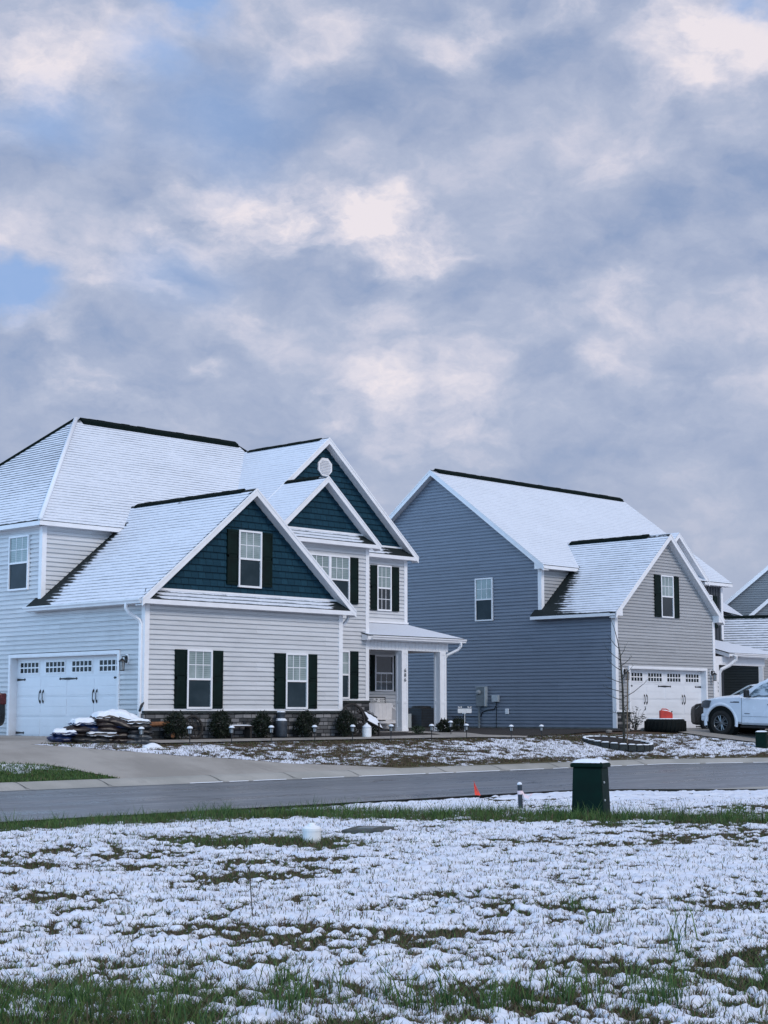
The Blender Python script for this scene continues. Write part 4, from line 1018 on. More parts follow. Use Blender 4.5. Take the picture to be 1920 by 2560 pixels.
# longer tufts: clump centres then blades around each
def tufts(cx,cy,per,hmin,hmax,rad,g,label,w=(.004,.008)):
    n=len(cx)*per; X=np.repeat(cx,per)+rng.normal(0,rad,n); Y=np.repeat(cy,per)+rng.normal(0,rad,n)
    k=Y<interp(NEAR,X)+.05; X,Y=X[k],Y[k]
    Z,s,t=lawn_height(X,Y)
    blades('tall_grass',X,Y,Z,rng.uniform(hmin,hmax,len(X))*rng.uniform(.5,1.,len(X)),rng.uniform(*w,len(X)),colmix(len(X),g),.75,label)
T=rng.uniform(0,1,520); gx=[];gy=[]
seg=[(a,b) for a,b in zip(GREEN,GREEN[1:])]
for q in T:
    i=min(len(seg)-1,int(q*len(seg))); f=q*len(seg)-i; a,b=seg[i]
    gx.append(a[0]+(b[0]-a[0])*f+rng.normal(0,.42)); gy.append(a[1]+(b[1]-a[1])*f+rng.normal(0,.42))
tufts(np.array(gx),np.array(gy),46,.05,.20,.10,.80,'longer green grass in a strip along the near road edge')
cx=[];cy=[]
for (x,y,n,r) in ((4.5,6.8,13,.42),(5.0,6.55,6,.25),(6.4,5.5,9,.25),(4.2,7.3,12,.35),(8.3,4.6,12,.4),(7.0,5.1,7,.3),(5.5,6.6,6,.5),(9.5,6.5,5,1.0)):
    cx+=list(rng.normal(x,r,n)); cy+=list(rng.normal(y,r,n))
tufts(np.array(cx),np.array(cy),40,.05,.25,.045,.93,'tall green grass tufts at the foot of the photo',(.004,.0075))
cl=rng.uniform(0,1,70); hx=[];hy=[]
for q in cl:
    i=min(len(seg)-1,int(q*len(seg))); f=q*len(seg)-i; a,b=seg[i]
    hx.append(a[0]+(b[0]-a[0])*f+rng.normal(0,.35)); hy.append(a[1]+(b[1]-a[1])*f+rng.normal(0,.35))
tufts(np.array(hx),np.array(hy),26,.14,.34,.07,.97,'taller bright grass clumps along the near road edge',(.006,.012))
big_=[(4.45,6.75),(4.75,6.65),(5.1,6.35),(4.25,7.05),(6.25,5.6),(6.5,5.4),(6.1,5.75),(5.0,7.0),(6.9,5.5),(8.3,4.75),(7.6,5.2),(9.2,6.2),(4.0,7.4),(5.6,6.1),(6.7,5.25),(7.1,4.9)]
tufts(np.array([p[0] for p in big_]),np.array([p[1] for p in big_]),15,.16,.36,.055,.97,'long single grass blades at the foot of the photo',(.006,.010))
# dry grass of the far yard
n=150000; X=rng.uniform(21.5,52,n); Y=interp(CY,X)+rng.uniform(.05,1,n)*(interp(YT,X)+.9-interp(CY,X))
at=yard_attr(X,Y)['snow']; k=(~inpoly(X,Y,DRIVE))&(~inpoly(X,Y,DRIVE2))&(~inpoly(X,Y,WALK))&(rng.uniform(0,1,n)<np.where(at<.55,.8,.16)); X,Y=X[k],Y[k]
blades('yard_grass',X,Y,yard_z(X,Y),rng.uniform(.02,.06,len(X)),rng.uniform(.008,.014,len(X)),colmix(len(X),.12),1.1,'dry brown winter grass of the yards across the road')
n=26000; X=rng.uniform(12,21.3,n); Y=rng.uniform(28.3,30.6,n); k=~inpoly(X,Y,DRIVE); X,Y=X[k],Y[k]
blades('island_grass',X,Y,yard_z(X,Y),rng.uniform(.02,.08,len(X)),rng.uniform(.008,.014,len(X)),colmix(len(X),.9),.9,'green grass island between the driveway and the kerb at the left')

# ================================================================== THINGS
def copy_tree(o,parent=None,loc=None,rot=None):
    c=o.copy(); COL.objects.link(c)
    if parent is not None: c.parent=parent
    if loc is not None: c.location=loc
    if rot is not None: c.rotation_euler=rot
    for ch in [x for x in o.children]: copy_tree(ch,c)
    return c
def relabel(o,l): o['label']=l; return o
# ---- utility pedestal near the road
P=thing('utility_pedestal','tall dark green utility box with a snowy lid standing in the near lawn','utility box',(18.93,14.28,.02),R(44.2-90-24),local=True)
def taper(mb,a0,b0,a1,b1,z0,z1,mi=0):
    mb.add([(-a0,-b0,z0),(a0,-b0,z0),(a0,b0,z0),(-a0,b0,z0),(-a1,-b1,z1),(a1,-b1,z1),(a1,b1,z1),(-a1,b1,z1)],[(3,2,1,0),(4,5,6,7),(0,1,5,4),(1,2,6,5),(2,3,7,6),(3,0,4,7)],mi)
m=MB(); taper(m,.235,.20,.212,.18,.06,.735); m.build('body','green_box',P,bevel=.022)
m=MB(); taper(m,.252,.215,.246,.209,-.03,.085); m.build('base_skirt','green_box',P,bevel=.012)
m=MB(); taper(m,.238,.205,.245,.212,.728,.775); taper(m,.245,.212,.20,.165,.7752,.815); m.build('lid','green_box',P,bevel=.012)
def snowcap(parent,a,b,z,h,name='snow_cap',n=14,seed=1,sq=4.):
    m=MB(); vs=[];fs=[]
    for i in range(n+1):
        for j in range(n+1):
            u=2*i/n-1; v=2*j/n-1; x=u*a; y=v*b
            e=max(0,1-abs(u)**sq)*max(0,1-abs(v)**sq)
            hz=h*e**.45*(.8+.4*float(fbm(np.array([u*2+seed*3.1]),np.array([v*2.]),seed,3)[0]))
            vs.append((x,y,z+hz))
    for i in range(n):
        for j in range(n):
            k=i*(n+1)+j; fs.append((k,k+n+1,k+n+2,k+1))
    m.add(vs,fs); return m.build(name,'snow',parent,smooth=True)
snowcap(P,.225,.192,.795,.055,seed=3)
m=MB()
for z in (.52,.27): m.lathe([(.017,0),(.017,.012),(.006,.018)],8,(0,0,0),M=Matrix.Translation((.235-.034*(z-.06),-.09,z))@Matrix.Rotation(pi/2,4,'Y'))
m.build('bolt','light_metal',P)
# ---- marker flag
P=thing('marker_flag','small red marker flag on a thin wire near the road edge','flag',(20.15,17.45,.06),local=True)
m=MB(); m.tube([(0,0,-.03),(.01,0,.12),(-.075,.05,.355)],.0035,5); m.build('wire','grey_metal',P)
m=MB(); e=rgt; m.poly([(-.075,.05,.50),(-.012-.0,.012,.26),(-.0,-.0,.245),(-.022,.01,.30)]); 
tip=Vector((-.075,.05,.37)); b1=Vector((-.055,.04,.14)); b2=Vector((.02,-.02,.13))
m=MB(); m.add([tip,b1,b2,tip+Vector((.018,-.02,-.10)),tip*.5+b2*.5+Vector((.01,.012,0))],[(0,1,4),(1,2,4),(0,4,3)])
m.build('pennant','flag_red',P)
# ---- grey marker post with ribbon
P=thing('marker_post','short dark grey marker post with a pink ribbon tied round it','post',(19.42,15.98,.03),local=True)
m=MB(); M=Matrix.Rotation(R(-3),4,'Y'); m.lathe([(.036,-.05),(.036,.40),(.033,.405)],12,M=M); m.build('post','post_grey',P,smooth=False)
m=MB(); m.lathe([(.037,.402),(.036,.425),(.02,.44),(.004,.444)],12,M=M); m.build('snow_cap','snow',P,smooth=True)
m=MB(); m.lathe([(.040,.26),(.040,.315)],12,M=M,cap=False)
def ribbon(path,w):
    vs=[];fs=[]
    for i,(p,d) in enumerate(path): vs+= [Vector(p)-Vector(d)*w,Vector(p)+Vector(d)*w]
    for i in range(len(path)-1): fs.append((2*i,2*i+1,2*i+3,2*i+2))
    m.add(vs,fs)
ex=Vector((rgt[0],rgt[1],0))
ribbon([(ex*.03+Vector((0,0,.29)),(.3,.3,.8)),(ex*.06+Vector((0,0,.235)),(0,.1,1)),(ex*.12+Vector((0,0,.21)),(.1,.1,.9)),(ex*.155+Vector((0,0,.235)),(.5,-.4,.5)),(ex*.165+Vector((0,0,.27)),(.6,-.5,.1))],.028)
ribbon([(ex*.03+Vector((0,0,.28)),(.6,.6,.1)),(ex*.05+Vector((0,0,.18)),(.5,.6,0)),(ex*.045+Vector((0,0,.08)),(.6,.5,0))],.03)
m.build('ribbon','ribbon_pink',P)
# ---- cleanout pipe
P=thing('cleanout_pipe','white plastic cleanout pipe with a screw cap sticking out of the snow','pipe',(13.0,13.80,.03),local=True)
m=MB(); m.lathe([(.105,-.02),(.105,.165),(.10,.17)],22); m.build('pipe','white_plastic',P,bevel=.004)
m=MB(); m.lathe([(.112,.150),(.112,.182),(.098,.195),(.048,.205),(.045,.235),(.036,.243),(.002,.244)],22); m.build('cap','white_plastic',P)
snowcap(P,.07,.07,.196,.02,seed=8)
# ---- concrete meter lid
P=thing('meter_box_lid','flat grey concrete meter lid lying in the near lawn','lid',(14.46,14.33,.075),R(30),local=True)
m=MB(); m.box(-.38,.38,-.24,.24,-.03,.04); m.build('slab','lid_concrete',P,bevel=.015)
m=MB(); m.box(-.16,.16,-.10,.10,.041,.050); m.build('hatch','grey_metal',P)
# ---- slabs of snow on the road edge
def snowslab(name,label,x,y,a,b,h,rot,seed):
    o=thing(name,label,'snow',(x,y,.0),rot,local=True); snowcap(o,a,b,.0,h,'snow_crust',18,seed,2.2); return o
snowslab('snow_patch','thin lone patch of snow on the asphalt at the lower left',12.05,18.95,.22,.14,.02,R(-20),4)
snowslab('snow_patch','long narrow ridge of snow on the road verge left of the red flag',18.0,18.95,.75,.08,.035,R(-3),5)
snowslab('snow_patch','short snow streak on the road behind the red flag',19.6,19.7,.35,.05,.02,R(-4),6)
snowslab('snow_patch','low rounded snow mound beside the driveway near the bags',23.95,30.95,.48,.30,.0,0,7)
o=bpy.data.objects[[x.name for x in COL.objects if x.get('label','').startswith('low rounded')][0]]; o.location.z=gz(23.95,30.95)
for ch in list(o.children): bpy.data.objects.remove(ch)
snowcap(o,.24,.13,.0,.11,'snow_crust',24,9,1.6); snowcap(o,.42,.16,-.03,.05,'snow_skirt',24,19,1.8)
# ---- path lights
L=thing('path_light','','path light',(0,0,0),0,'path lights along the garden path',local=True)
m=MB(); m.lathe([(.012,-.1),(.012,.20),(.016,.20),(.016,.24)],8); m.build('stake','dark_plastic',L)
m=MB(); m.lathe([(.042,.245),(.05,.35)],6); m.build('lantern','lantern_grey',L)
m=MB(); m.lathe([(.055,.235),(.055,.248)],6)
for k in range(6):
    a=2*pi*k/6; m.tube([(.046*cos(a),.046*sin(a),.245),(.054*cos(a),.054*sin(a),.355)],.006,4)
m.lathe([(.078,.350),(.078,.362),(.04,.392),(.002,.395)],12); m.build('lamp_cap','dark_plastic',L)
m=MB(); m.lathe([(.074,.368),(.072,.392),(.045,.418),(.01,.428),(.001,.428)],12); m.build('snow_cap','snow',L,smooth=True)
spots=[(23.89,31.28,'in front of the stacked bags'),(25.38,31.30,'left of the first shrub by the stone base'),(26.73,31.32,'in front of the low dark bench'),(28.07,31.33,'in front of the milk can'),(29.62,31.34,'in front of the fourth shrub'),(31.01,31.34,'between the wagon wheel and the white jug'),(32.50,31.34,'in front of the white porch bench'),(34.15,31.33,'in front of the porch gap'),(36.0,32.25,'at the path bend left of the heart sign'),(35.65,31.33,'below the white garden sign'),(37.29,31.02,'below the electric meter'),(38.69,31.00,'furthest right, before the slate wall')]
for i,(x,y,l) in enumerate(spots):
    o=L if i==0 else copy_tree(L)
    if l.startswith('at the path'): l='at the path bend beside the garden sign stake'
    o.location=(x,y,gz(x,y)+.02); o.rotation_euler=(R(random.uniform(-3,3)),R(random.uniform(-3,3)),random.uniform(0,1)); o['label']='snow capped path light '+l
# ---- evergreen shrubs
def shrubmesh(m,rx,rz,n,size,seed,zc,cone=.0,mi=0):
    r=random.Random(seed)
    for i in range(n):
        u=r.uniform(-1,1); a=r.uniform(0,2*pi); q=sqrt(1-u*u); rr=r.uniform(.55,1.03)
        bump=1+.16*sin(a*3+seed)*cos(u*4+seed*2)
        p=Vector((rx*q*cos(a)*rr*bump*(1-cone*max(0,u)),rx*q*sin(a)*rr*bump*(1-cone*max(0,u)),zc+rz*u*rr*bump))
        s=size*r.uniform(.6,1.3); d=Vector((r.gauss(0,1),r.gauss(0,1),abs(r.gauss(0,1))+.3)).normalized(); e=d.orthogonal().normalized()
        e=Matrix.Rotation(r.uniform(0,6.28),3,d)@e
        m.add([p-e*s*.35,p+d*s*.5-e*s*.1,p+d*s,p+e*s*.35],[(0,1,2,3)],mi)
def shrub(name,label,cat,x,y,rx,rz,n,size,seed,mat='leaf_dark',zc=None,group=None,stem=True,snow=0):
    o=thing(name,label,cat,(x,y,gz(x,y)+.02),random.uniform(0,6),group,local=True)
    m=MB(); shrubmesh(m,rx,rz,n,size,seed,zc if zc else rz*.98,.25); m.build('foliage',mat,o)
    s=MB()
    for k in range(5):
        a=k*1.3; s.tube([(0,0,-.05),(rx*.3*cos(a),rx*.3*sin(a),rz*.7),(rx*.6*cos(a),rx*.6*sin(a),rz*1.5)],[.016,.011,.004],5)
    s.build('stem','bark_young',o); return o
for i,(x,l,rx,rz) in enumerate(((25.62,'first shrub from the left against the stone base',.33,.36),(27.05,'second shrub against the stone base, under the window gap',.31,.37),(28.48,'middle shrub against the stone base',.28,.35),(30.05,'fourth shrub against the stone base, right of the milk can',.33,.36),(31.55,'shrub growing in front of the wagon wheel',.31,.37))):
    shrub('evergreen_shrub','dark green '+l,'shrub',x,32.14,rx,rz,1500,.06,i+1,group='clipped shrubs along the stone base')
shrub('shrub','loose green shrub between the cart and the porch bench','shrub',33.2,32.75,.20,.17,320,.06,11,'leaf_green')
shrub('shrub','small yellow green shrub beside the right porch post','shrub',35.05,32.7,.20,.13,260,.055,12,'leaf_green')
shrub('shrub','dark broad leaved bush at the foot of the right porch post','shrub',36.75,33.15,.30,.20,420,.10,13)
shrub('shrub','low dark bush behind the white garden sign','shrub',39.6,35.2,.30,.22,420,.08,14)
o=thing('shrub','thin leafy shrub beside the garage door of the grey house','shrub',(46.25,32.95,.86),0,local=True)
m=MB(); lf=MB(); r=random.Random(5)
for k in range(16):
    a=r.uniform(0,6.28); e=r.uniform(.15,.42); h=r.uniform(.45,.85); p=[(0,0,-.03),(e*.4*cos(a),e*.4*sin(a),h*.5),(e*cos(a),e*sin(a),h)]
    m.tube(p,[.01,.007,.003],5)
    for j in range(16):
        t=r.uniform(.3,1.); q=Vector((e*cos(a)*t,e*sin(a)*t,h*t)); d=Vector((r.gauss(0,1),r.gauss(0,1),r.gauss(.4,.6))).normalized()*.075; s=d.orthogonal().normalized()*.02
        lf.add([q,q+d*.5+s,q+d,q+d*.5-s],[(0,1,2,3)])
m.build('stem','bark_young',o); lf.build('foliage','leaf_dark',o)
# ---- stacked bags
def bagmesh(seed,L=.36,W=.235,Hh=.085):
    r=np.random.default_rng(seed); n=18; vs=[];fs=[]
    for side in (1,-1):
        for i in range(n+1):
            for j in range(n+1):
                u=2*i/n-1; v=2*j/n-1
                e=(max(0,1-abs(u)**3.2)*max(0,1-abs(v)**2.6))**.42
                pin=1-.10*(1-abs(v))*abs(u)**6; pin2=1-.10*(1-abs(u))*abs(v)**6
                w=float(fbm(np.array([u*2.2+seed*7]),np.array([v*2.2]),seed,3)[0])-.5
                vs.append((u*L*pin,v*W*pin2,side*Hh*e*(1+.55*w)+.05*w*(1-.3*e)))
    N=(n+1)**2
    for s in range(2):
        for i in range(n):
            for j in range(n):
                k=s*N+i*(n+1)+j; fs.append((k,k+n+1,k+n+2,k+1))
    return vs,fs,N,n
def bag(x,y,z,mat,seed,label,rz,tilt=(0,0),snow=0,dim=(.37,.24,.085),droop=0.):
    """snow: 0 none, 1 thick on top; droop bends the ends of the bag down over what lies below"""
    vs,fs,N,n=bagmesh(seed,*dim)
    bend=lambda p:(p[0],p[1],p[2]-droop*(p[0]/dim[0])**2)
    vs=[bend(p) for p in vs]
    o=thing('mulch_bag',label,'bag',(x,y,z),rz,'bags stacked by the garage corner',local=True); o.rotation_euler=(tilt[0],tilt[1],rz)
    m=MB(); m.add(vs,fs); m.build('sack',mat,o,smooth=True)
    if snow:
        s=MB(); sv=[]
        for k,p in enumerate(vs[:N]):
            i,j=divmod(k,n+1); u=2*i/n-1; v=2*j/n-1
            e=max(0,1-abs(u)**4)*max(0,1-abs(v)**4); q=float(fbm(np.array([u*3+seed]),np.array([v*3.]),seed+5,3)[0])
            h=.058*snow*min(1,e*1.8)**.6*(.9+.2*q)-.016*(1-e)**2*(1+2.5*(q-.5))
            sv.append((p[0]*.99,p[1]*.99,p[2]+h))
        s.add(sv,fs[:len(fs)//2]); s.build('snow_cover','snow',o,smooth=True)
    return o
base=lambda x,y:gz(x,y)+.05
# direction along the row in plan, from the left end to the right end of the heap
r0=Vector((22.35,32.28)); r1=Vector((24.15,31.62)); rd_=(r1-r0); rl=rd_.length; rd_.normalize(); back=Vector((-rd_.y,rd_.x)); if_=math.atan2(rd_.y,rd_.x)
NM={'bag_brown':'brown','bag_blue':'blue','bag_black':'black','bag_grey':'grey'}
def put(t,h,mat,seed,snow=0,off=0.,tilt=(0,0),label=None,rz=0.,dim=(.30,.23,.077),droop=0.):
    p=r0+rd_*t*.79+back*off; g=gz(p.x,p.y)
    return bag(p.x,p.y,g+h*.84,mat,seed,label,if_+rz,tilt,snow,dim,droop)
rows=[ # (along, height, colour, snow, label)
 (-.05,.08,'bag_blue',0,'blue bag lowest at the left end of the heap'),(.02,.23,'bag_blue',.8,'snow topped blue bag on the left end, second layer'),
 (.52,.08,'bag_black',0,'black bag on the ground, second from the left end of the heap'),(.50,.22,'bag_brown',0,'brown bag in the second layer near the left end'),
 (.42,.37,'bag_brown',0,'brown bag with a pale end under the left snow topped blue bag'),(.62,.52,'bag_blue',1.,'large blue bag under thick snow on the lower left stack'),
 (.88,.37,'bag_blue',0,'plain blue bag tucked between the two tall stacks'),(.98,.22,'bag_black',.25,'black bag with a little snow in a gap of the heap'),
 (1.02,.08,'bag_black',0,'black bag on the ground in the middle of the heap'),
 (1.30,.22,'bag_brown',.25,'brown bag with a snowy shoulder in the second layer, middle'),(1.36,.08,'bag_brown',0,'brown bag on the ground below the tall middle stack'),
 (1.36,.37,'bag_brown',0,'brown bag third up in the tall middle stack'),(1.30,.52,'bag_brown',0,'brown bag fourth up in the tall middle stack'),
 (1.26,.63,'bag_brown',0,'brown bag fifth up in the tall middle stack')]
for i,(t,h,c,s,l) in enumerate(rows): put(t,h,c,20+i,s,random.uniform(-.04,.05),(R(random.uniform(-3,3)),R(random.uniform(-3,3))),l,R(random.uniform(-7,7)))
put(1.33,.74,'bag_brown',41,1.,.03,(R(2),R(3)),'snow topped brown bag crowning the left of the tall stack',R(5),(.34,.25,.08),.05)
put(1.72,.76,'bag_brown',42,1.1,.04,(R(10),R(9)),'snow topped brown bag sliding down the right of the tall stack',R(-12),(.34,.25,.08),.05)
put(2.02,.68,'bag_black',43,1.1,.12,(R(6),R(14)),'snow topped black bag at the right shoulder of the heap',R(12),(.34,.25,.08),.08)
put(1.70,.62,'bag_brown',44,0,-.10,(R(14),R(18)),'brown bag hanging tilted under the snowy right shoulder',R(-8))
for i,(t,h,c,l) in enumerate(((1.82,.08,'bag_brown','brown bag on the ground right of the middle of the heap'),(1.80,.22,'bag_brown','reddish brown bag second up, right of the middle'),(1.78,.37,'bag_black','black bag third up, right of the middle'),(1.80,.51,'bag_blue','bright blue bag fourth up, right of the middle'))): put(t,h,c,50+i,0,random.uniform(-.03,.03),(0,R(random.uniform(-3,3))),l,R(random.uniform(-6,6)))
for i,(t,h,c,s,l) in enumerate(((2.28,.08,'bag_grey',.0,'pale grey bag on the ground at the right end of the heap'),(2.30,.22,'bag_grey',.0,'grey bag second up at the right end of the heap'),(2.31,.36,'bag_black',.0,'black bag third up at the right end of the heap'),(2.27,.50,'bag_black',.0,'black bag fourth up at the right end of the heap'),(2.25,.62,'bag_black',.4,'black bag dusted with snow topping the right end of the heap'))): put(t,h,c,60+i,s,random.uniform(-.10,-.02),(0,R(random.uniform(-2,5))),l,R(random.uniform(-6,6)),(.31,.23,.077),.03)
m=MB(); m.tube([(24.45,32.1,1.55),(24.62,32.25,1.68),(24.80,32.42,1.74),(24.86,32.47,1.76)],[.03,.035,.025,.01],6)
o=m.build('tool_handle','dark_plastic',None,loc=(24.45,32.1,1.55)); tag(o,'dark tool handle leaning from the bags onto the white corner board','handle')
# ---- odds and ends along the stone base
P=thing('log_rack','rough orange brown timber lying before the stone base beside the bags','timber',(25.15,32.3,.86),0,local=True)
m=MB(); m.tube([(-.25,.06,.36),(.45,.0,.38)],.06,8); m.build('upper_log','wood_orange',P)
m=MB(); m.tube([(.33,-.22,.08),(.36,.10,.08)],.075,12); o=m.build('lower_log','wood_old',P)
m=MB(); m.lathe([(.068,0),(.066,.004)],12,M=Matrix.Translation((.33,-.222,.08))@Matrix.Rotation(pi/2,4,'X')); m.build('cut_end','wood_orange',o)
for x in (-.2,.4):
    m=MB(); m.box(x-.03,x+.03,.0,.06,-.02,.32); m.build('support','wood_old',P)
def wheel_spoked(mb,c,r,n,t,M=None,sp=.012):
    M=M or Matrix.Identity(4)
    k=28; pts=[]
    for i in range(k):
        a0=2*pi*i/k;a1=2*pi*(i+1)/k
        q=lambda rr,a,y:M@Vector((rr*cos(a),y,rr*sin(a)))
        mb.add([q(r,a0,-t),q(r,a1,-t),q(r,a1,t),q(r,a0,t),q(r-.045,a0,-t),q(r-.045,a1,-t),q(r-.045,a1,t),q(r-.045,a0,t)],[(0,1,2,3),(4,7,6,5),(0,4,5,1),(3,2,6,7)])
    for i in range(n):
        a=2*pi*i/n+.1; mb.tube([M@Vector((.03*cos(a),0,.03*sin(a))),M@Vector(((r-.03)*cos(a),0,(r-.03)*sin(a)))],[sp*1.3,sp],5)
    mb.lathe([(.02,-.09),(.05,-.07),(.06,0),(.05,.07),(.02,.09)],10,M=M@Matrix.Rotation(pi/2,4,'X'))
P=thing('wagon_wheel','small dark wooden wheel leaning on the stone base behind a path light','wheel',(26.35,32.36,.86),0,local=True)
m=MB(); wheel_spoked(m,0,.30,8,.02,Matrix.Translation((0,0,.29))@Matrix.Rotation(R(-12),4,'X')); m.build('wheel','wood_old',P)
P=thing('wagon_wheel','large dark spoked wagon wheel by the white corner board','wheel',(32.0,32.32,.86),0,local=True)
m=MB(); wheel_spoked(m,0,.45,12,.025,Matrix.Translation((0,0,.46))@Matrix.Rotation(R(-8),4,'X'),.014); m.build('wheel','wood_old',P)
P=thing('garden_bench','low dark bench with snow on its seat between two shrubs','bench',(27.78,32.26,.86),0,local=True)
m=MB(); m.box(-.40,.40,-.13,.13,.27,.31); m.build('seat','wood_old',P,bevel=.006)
for x in (-.32,.32):
    m=MB(); m.box(x-.03,x+.03,-.11,.11,-.03,.27); m.build('leg','wood_old',P)
snowcap(P,.39,.12,.30,.035,seed=12)
P=thing('flower_pot','little dark pot standing on the snowy low bench','pot',(27.98,32.27,1.2),0,local=True)
m=MB(); m.lathe([(.045,-.03),(.065,.09),(.06,.09)],10); m.build('pot','dark_plastic',P)
P=thing('milk_can','dark old milk can with snow on its rim against the stone base','milk can',(29.27,32.28,.86),0,local=True)
m=MB(); m.lathe([(.16,-.02),(.165,.04),(.165,.36),(.15,.42),(.10,.50),(.095,.56),(.12,.60),(.115,.61)],18); m.build('body','post_grey',P,smooth=True)
for s in (-1,1):
    m=MB(); m.tube([(s*.13,0,.46),(s*.19,0,.47),(s*.18,0,.38),(s*.16,0,.35)],.012,6); m.build('handle','post_grey',P)
m=MB(); m.lathe([(.118,.605),(.125,.63),(.09,.645),(.085,.665),(.001,.67)],14); m.build('lid','post_grey',P)
snowcap(P,.09,.09,.655,.03,seed=14)
m=MB(); m.lathe([(.150,.425),(.158,.432),(.13,.475),(.105,.492)],16,cap=False); m.build('snow_ring','snow',P,smooth=True)
# wheelbarrow
P=thing('wheelbarrow','old dark wooden wheelbarrow tilted with snow in its tray','wheelbarrow',(32.88,32.5,.86),R(-6),local=True)
T_=Matrix.Translation((.0,0,.44))@Matrix.Rotation(R(22),4,'Y')@Matrix.Rotation(R(36),4,'X')
m=MB(); m.box(-.30,.34,-.26,.26,0,.03,M=T_); m.box(-.30,.34,-.29,-.262,.0,.035,M=T_); m.box(-.30,.34,.262,.29,.0,.07,M=T_); m.box(-.33,-.302,-.29,.29,0,.10,M=T_); m.build('tray','wood_old',P)
m=MB(); n=12; vs=[];fs=[]
for i in range(n+1):
    for j in range(n+1):
        x=-.29+.62*i/n; y=-.25+.5*j/n; vs.append(T_@Vector((x,y,.035+.05*min(1,min(i,n-i,j,n-j)/2.5)*(.7+.5*random.random()))))
for i in range(n):
    for j in range(n): k=i*(n+1)+j; fs.append((k,k+n+1,k+n+2,k+1))
m.add(vs,fs); m.build('snow_cover','snow',P,smooth=True)
for s in (-.22,.22):
    m=MB(); m.tube([T_@Vector((-.45,s*.7,-.02)),T_@Vector((.30,s,-.03)),T_@Vector((.62,s*1.1,.10))],[.022,.022,.016],6); m.build('handle','wood_old',P)
    m=MB(); m.box(.12-.02,.12+.02,s-.02,s+.02,-.03,.36); m.build('leg','wood_old',P)
m=MB(); wheel_spoked(m,0,.24,8,.02,Matrix.Translation((-.42,0,.23))@Matrix.Rotation(R(0),4,'Z')); m.build('wheel','wood_old',P)
P=thing('garden_jug','white rounded jug with snow on its shoulders beside the wheelbarrow','jug',(32.20,31.98,.84),0,local=True)
m=MB(); m.lathe([(.125,-.02),(.132,.02),(.132,.235),(.125,.25)],20); m.build('body','white_plastic',P,smooth=False)
m=MB(); m.lathe([(.134,.24),(.12,.285),(.06,.335),(.032,.345),(.03,.375),(.001,.38)],20); m.build('snow_cap','snow',P,smooth=True)
# ---- porch bench, framed sign
P=thing('porch_bench','white wooden hall bench on the porch','bench',(37.62,36.62,.90),0,local=True)
m=MB(); m.box(-.62,.62,.20,.24,.36,.90); m.build('backrest','bench_white',P,bevel=.01)
m=MB()
for k in range(5): m.box(-.37+k*.185-.008,-.37+k*.185+.008,.192,.1995,.40,.86)
m.build('panel_batten','soffit_white',P)
m=MB(); m.box(-.60,.60,-.22,.20,.33,.36); m.box(-.60,.60,-.215,-.195,.25,.329); m.build('seat','bench_white',P,bevel=.008)
for s in (-.63,.63):
    m=MB(); prof=[(-.22,0),(-.22,.56),(-.17,.62),(-.10,.60),(-.05,.66),(.02,.64),(.08,.72),(.16,.74),(.20,.82),(.25,.88),(.25,0)]
    m.prism([(s-.02,y,z) for y,z in prof],[(s+.02,y,z) for y,z in prof]); m.build('side_panel','bench_white',P)
P=thing('framed_sign','dark framed white lettered sign standing on the back of the porch bench','sign',(37.58,36.90,1.80),0,local=True)
m=MB(); m.box(-.42,.42,-.02,.02,-.02,.20); m.build('frame','black_iron',P,bevel=.006)
m=MB(); m.box(-.38,.38,-.026,-.0205,.015,.165); q=m.build('board','sign_white',P)
m=MB(); r=random.Random(3); x=-.34
while x<.34:
    w=r.uniform(.012,.035)
    for z in (.10,.04): 
        if r.random()<.85: m.box(x,x+w,-.029,-.0262,z,z+r.uniform(.025,.045))
    x+=w+r.uniform(.01,.03)
m.build('lettering','black_iron',q)
# ---- air conditioner and cabinet by the slate wall
P=thing('air_conditioner','dark square air conditioning unit against the slate wall','air conditioner',(45.75,42.5,.88),0,local=True)
m=MB(); m.box(-.42,.42,-.42,.42,.04,.78); m.build('casing','dark_plastic',P,bevel=.02)
m=MB()
for k in range(11):
    z=.10+k*.06
    m.box(-.428,-.421,-.40,.40,z,z+.03); m.box(-.40,.40,-.428,-.421,z,z+.03)
m.build('louvre','post_grey',P)
m=MB(); m.lathe([(.38,.78),(.38,.83),(.33,.86),(.001,.87)],20); m.build('fan_guard','dark_plastic',P)
m=MB(); m.box(-.45,.45,-.45,.45,-.03,.04); m.build('pad','concrete_foundation',P)
P=thing('utility_cabinet','pale grey metal cabinet half hidden behind the left porch post','cabinet',(45.2,42.9,.88),0,local=True)
m=MB(); m.box(-.15,.15,-.28,.28,.0,.56); m.build('casing','light_metal',P,bevel=.015)
m=MB(); m.box(-.157,-.151,-.22,.22,.06,.50); m.build('door','grey_metal',P,bevel=.004)
P=thing('garden_sign','little white garden sign on a thin stake with bows on top','sign',(38.6,34.0,.88),R(-40),local=True)
m=MB(); m.tube([(0,0,-.05),(0,0,.62)],.012,6); m.build('stake','sign_white',P)
m=MB(); m.box(-.22,.22,-.012,.012,.60,.74); m.build('board','sign_white',P,bevel=.006)
for s in (-.15,.15):
    m=MB(); 
    for q in (-1,1): m.lathe([(.002,-.04),(.03,0),(.002,.04)],6,M=Matrix.Translation((s+q*.035,0,.78))@Matrix.Rotation(R(60*q),4,'Y'))
    m.build('bow','sign_white',P)
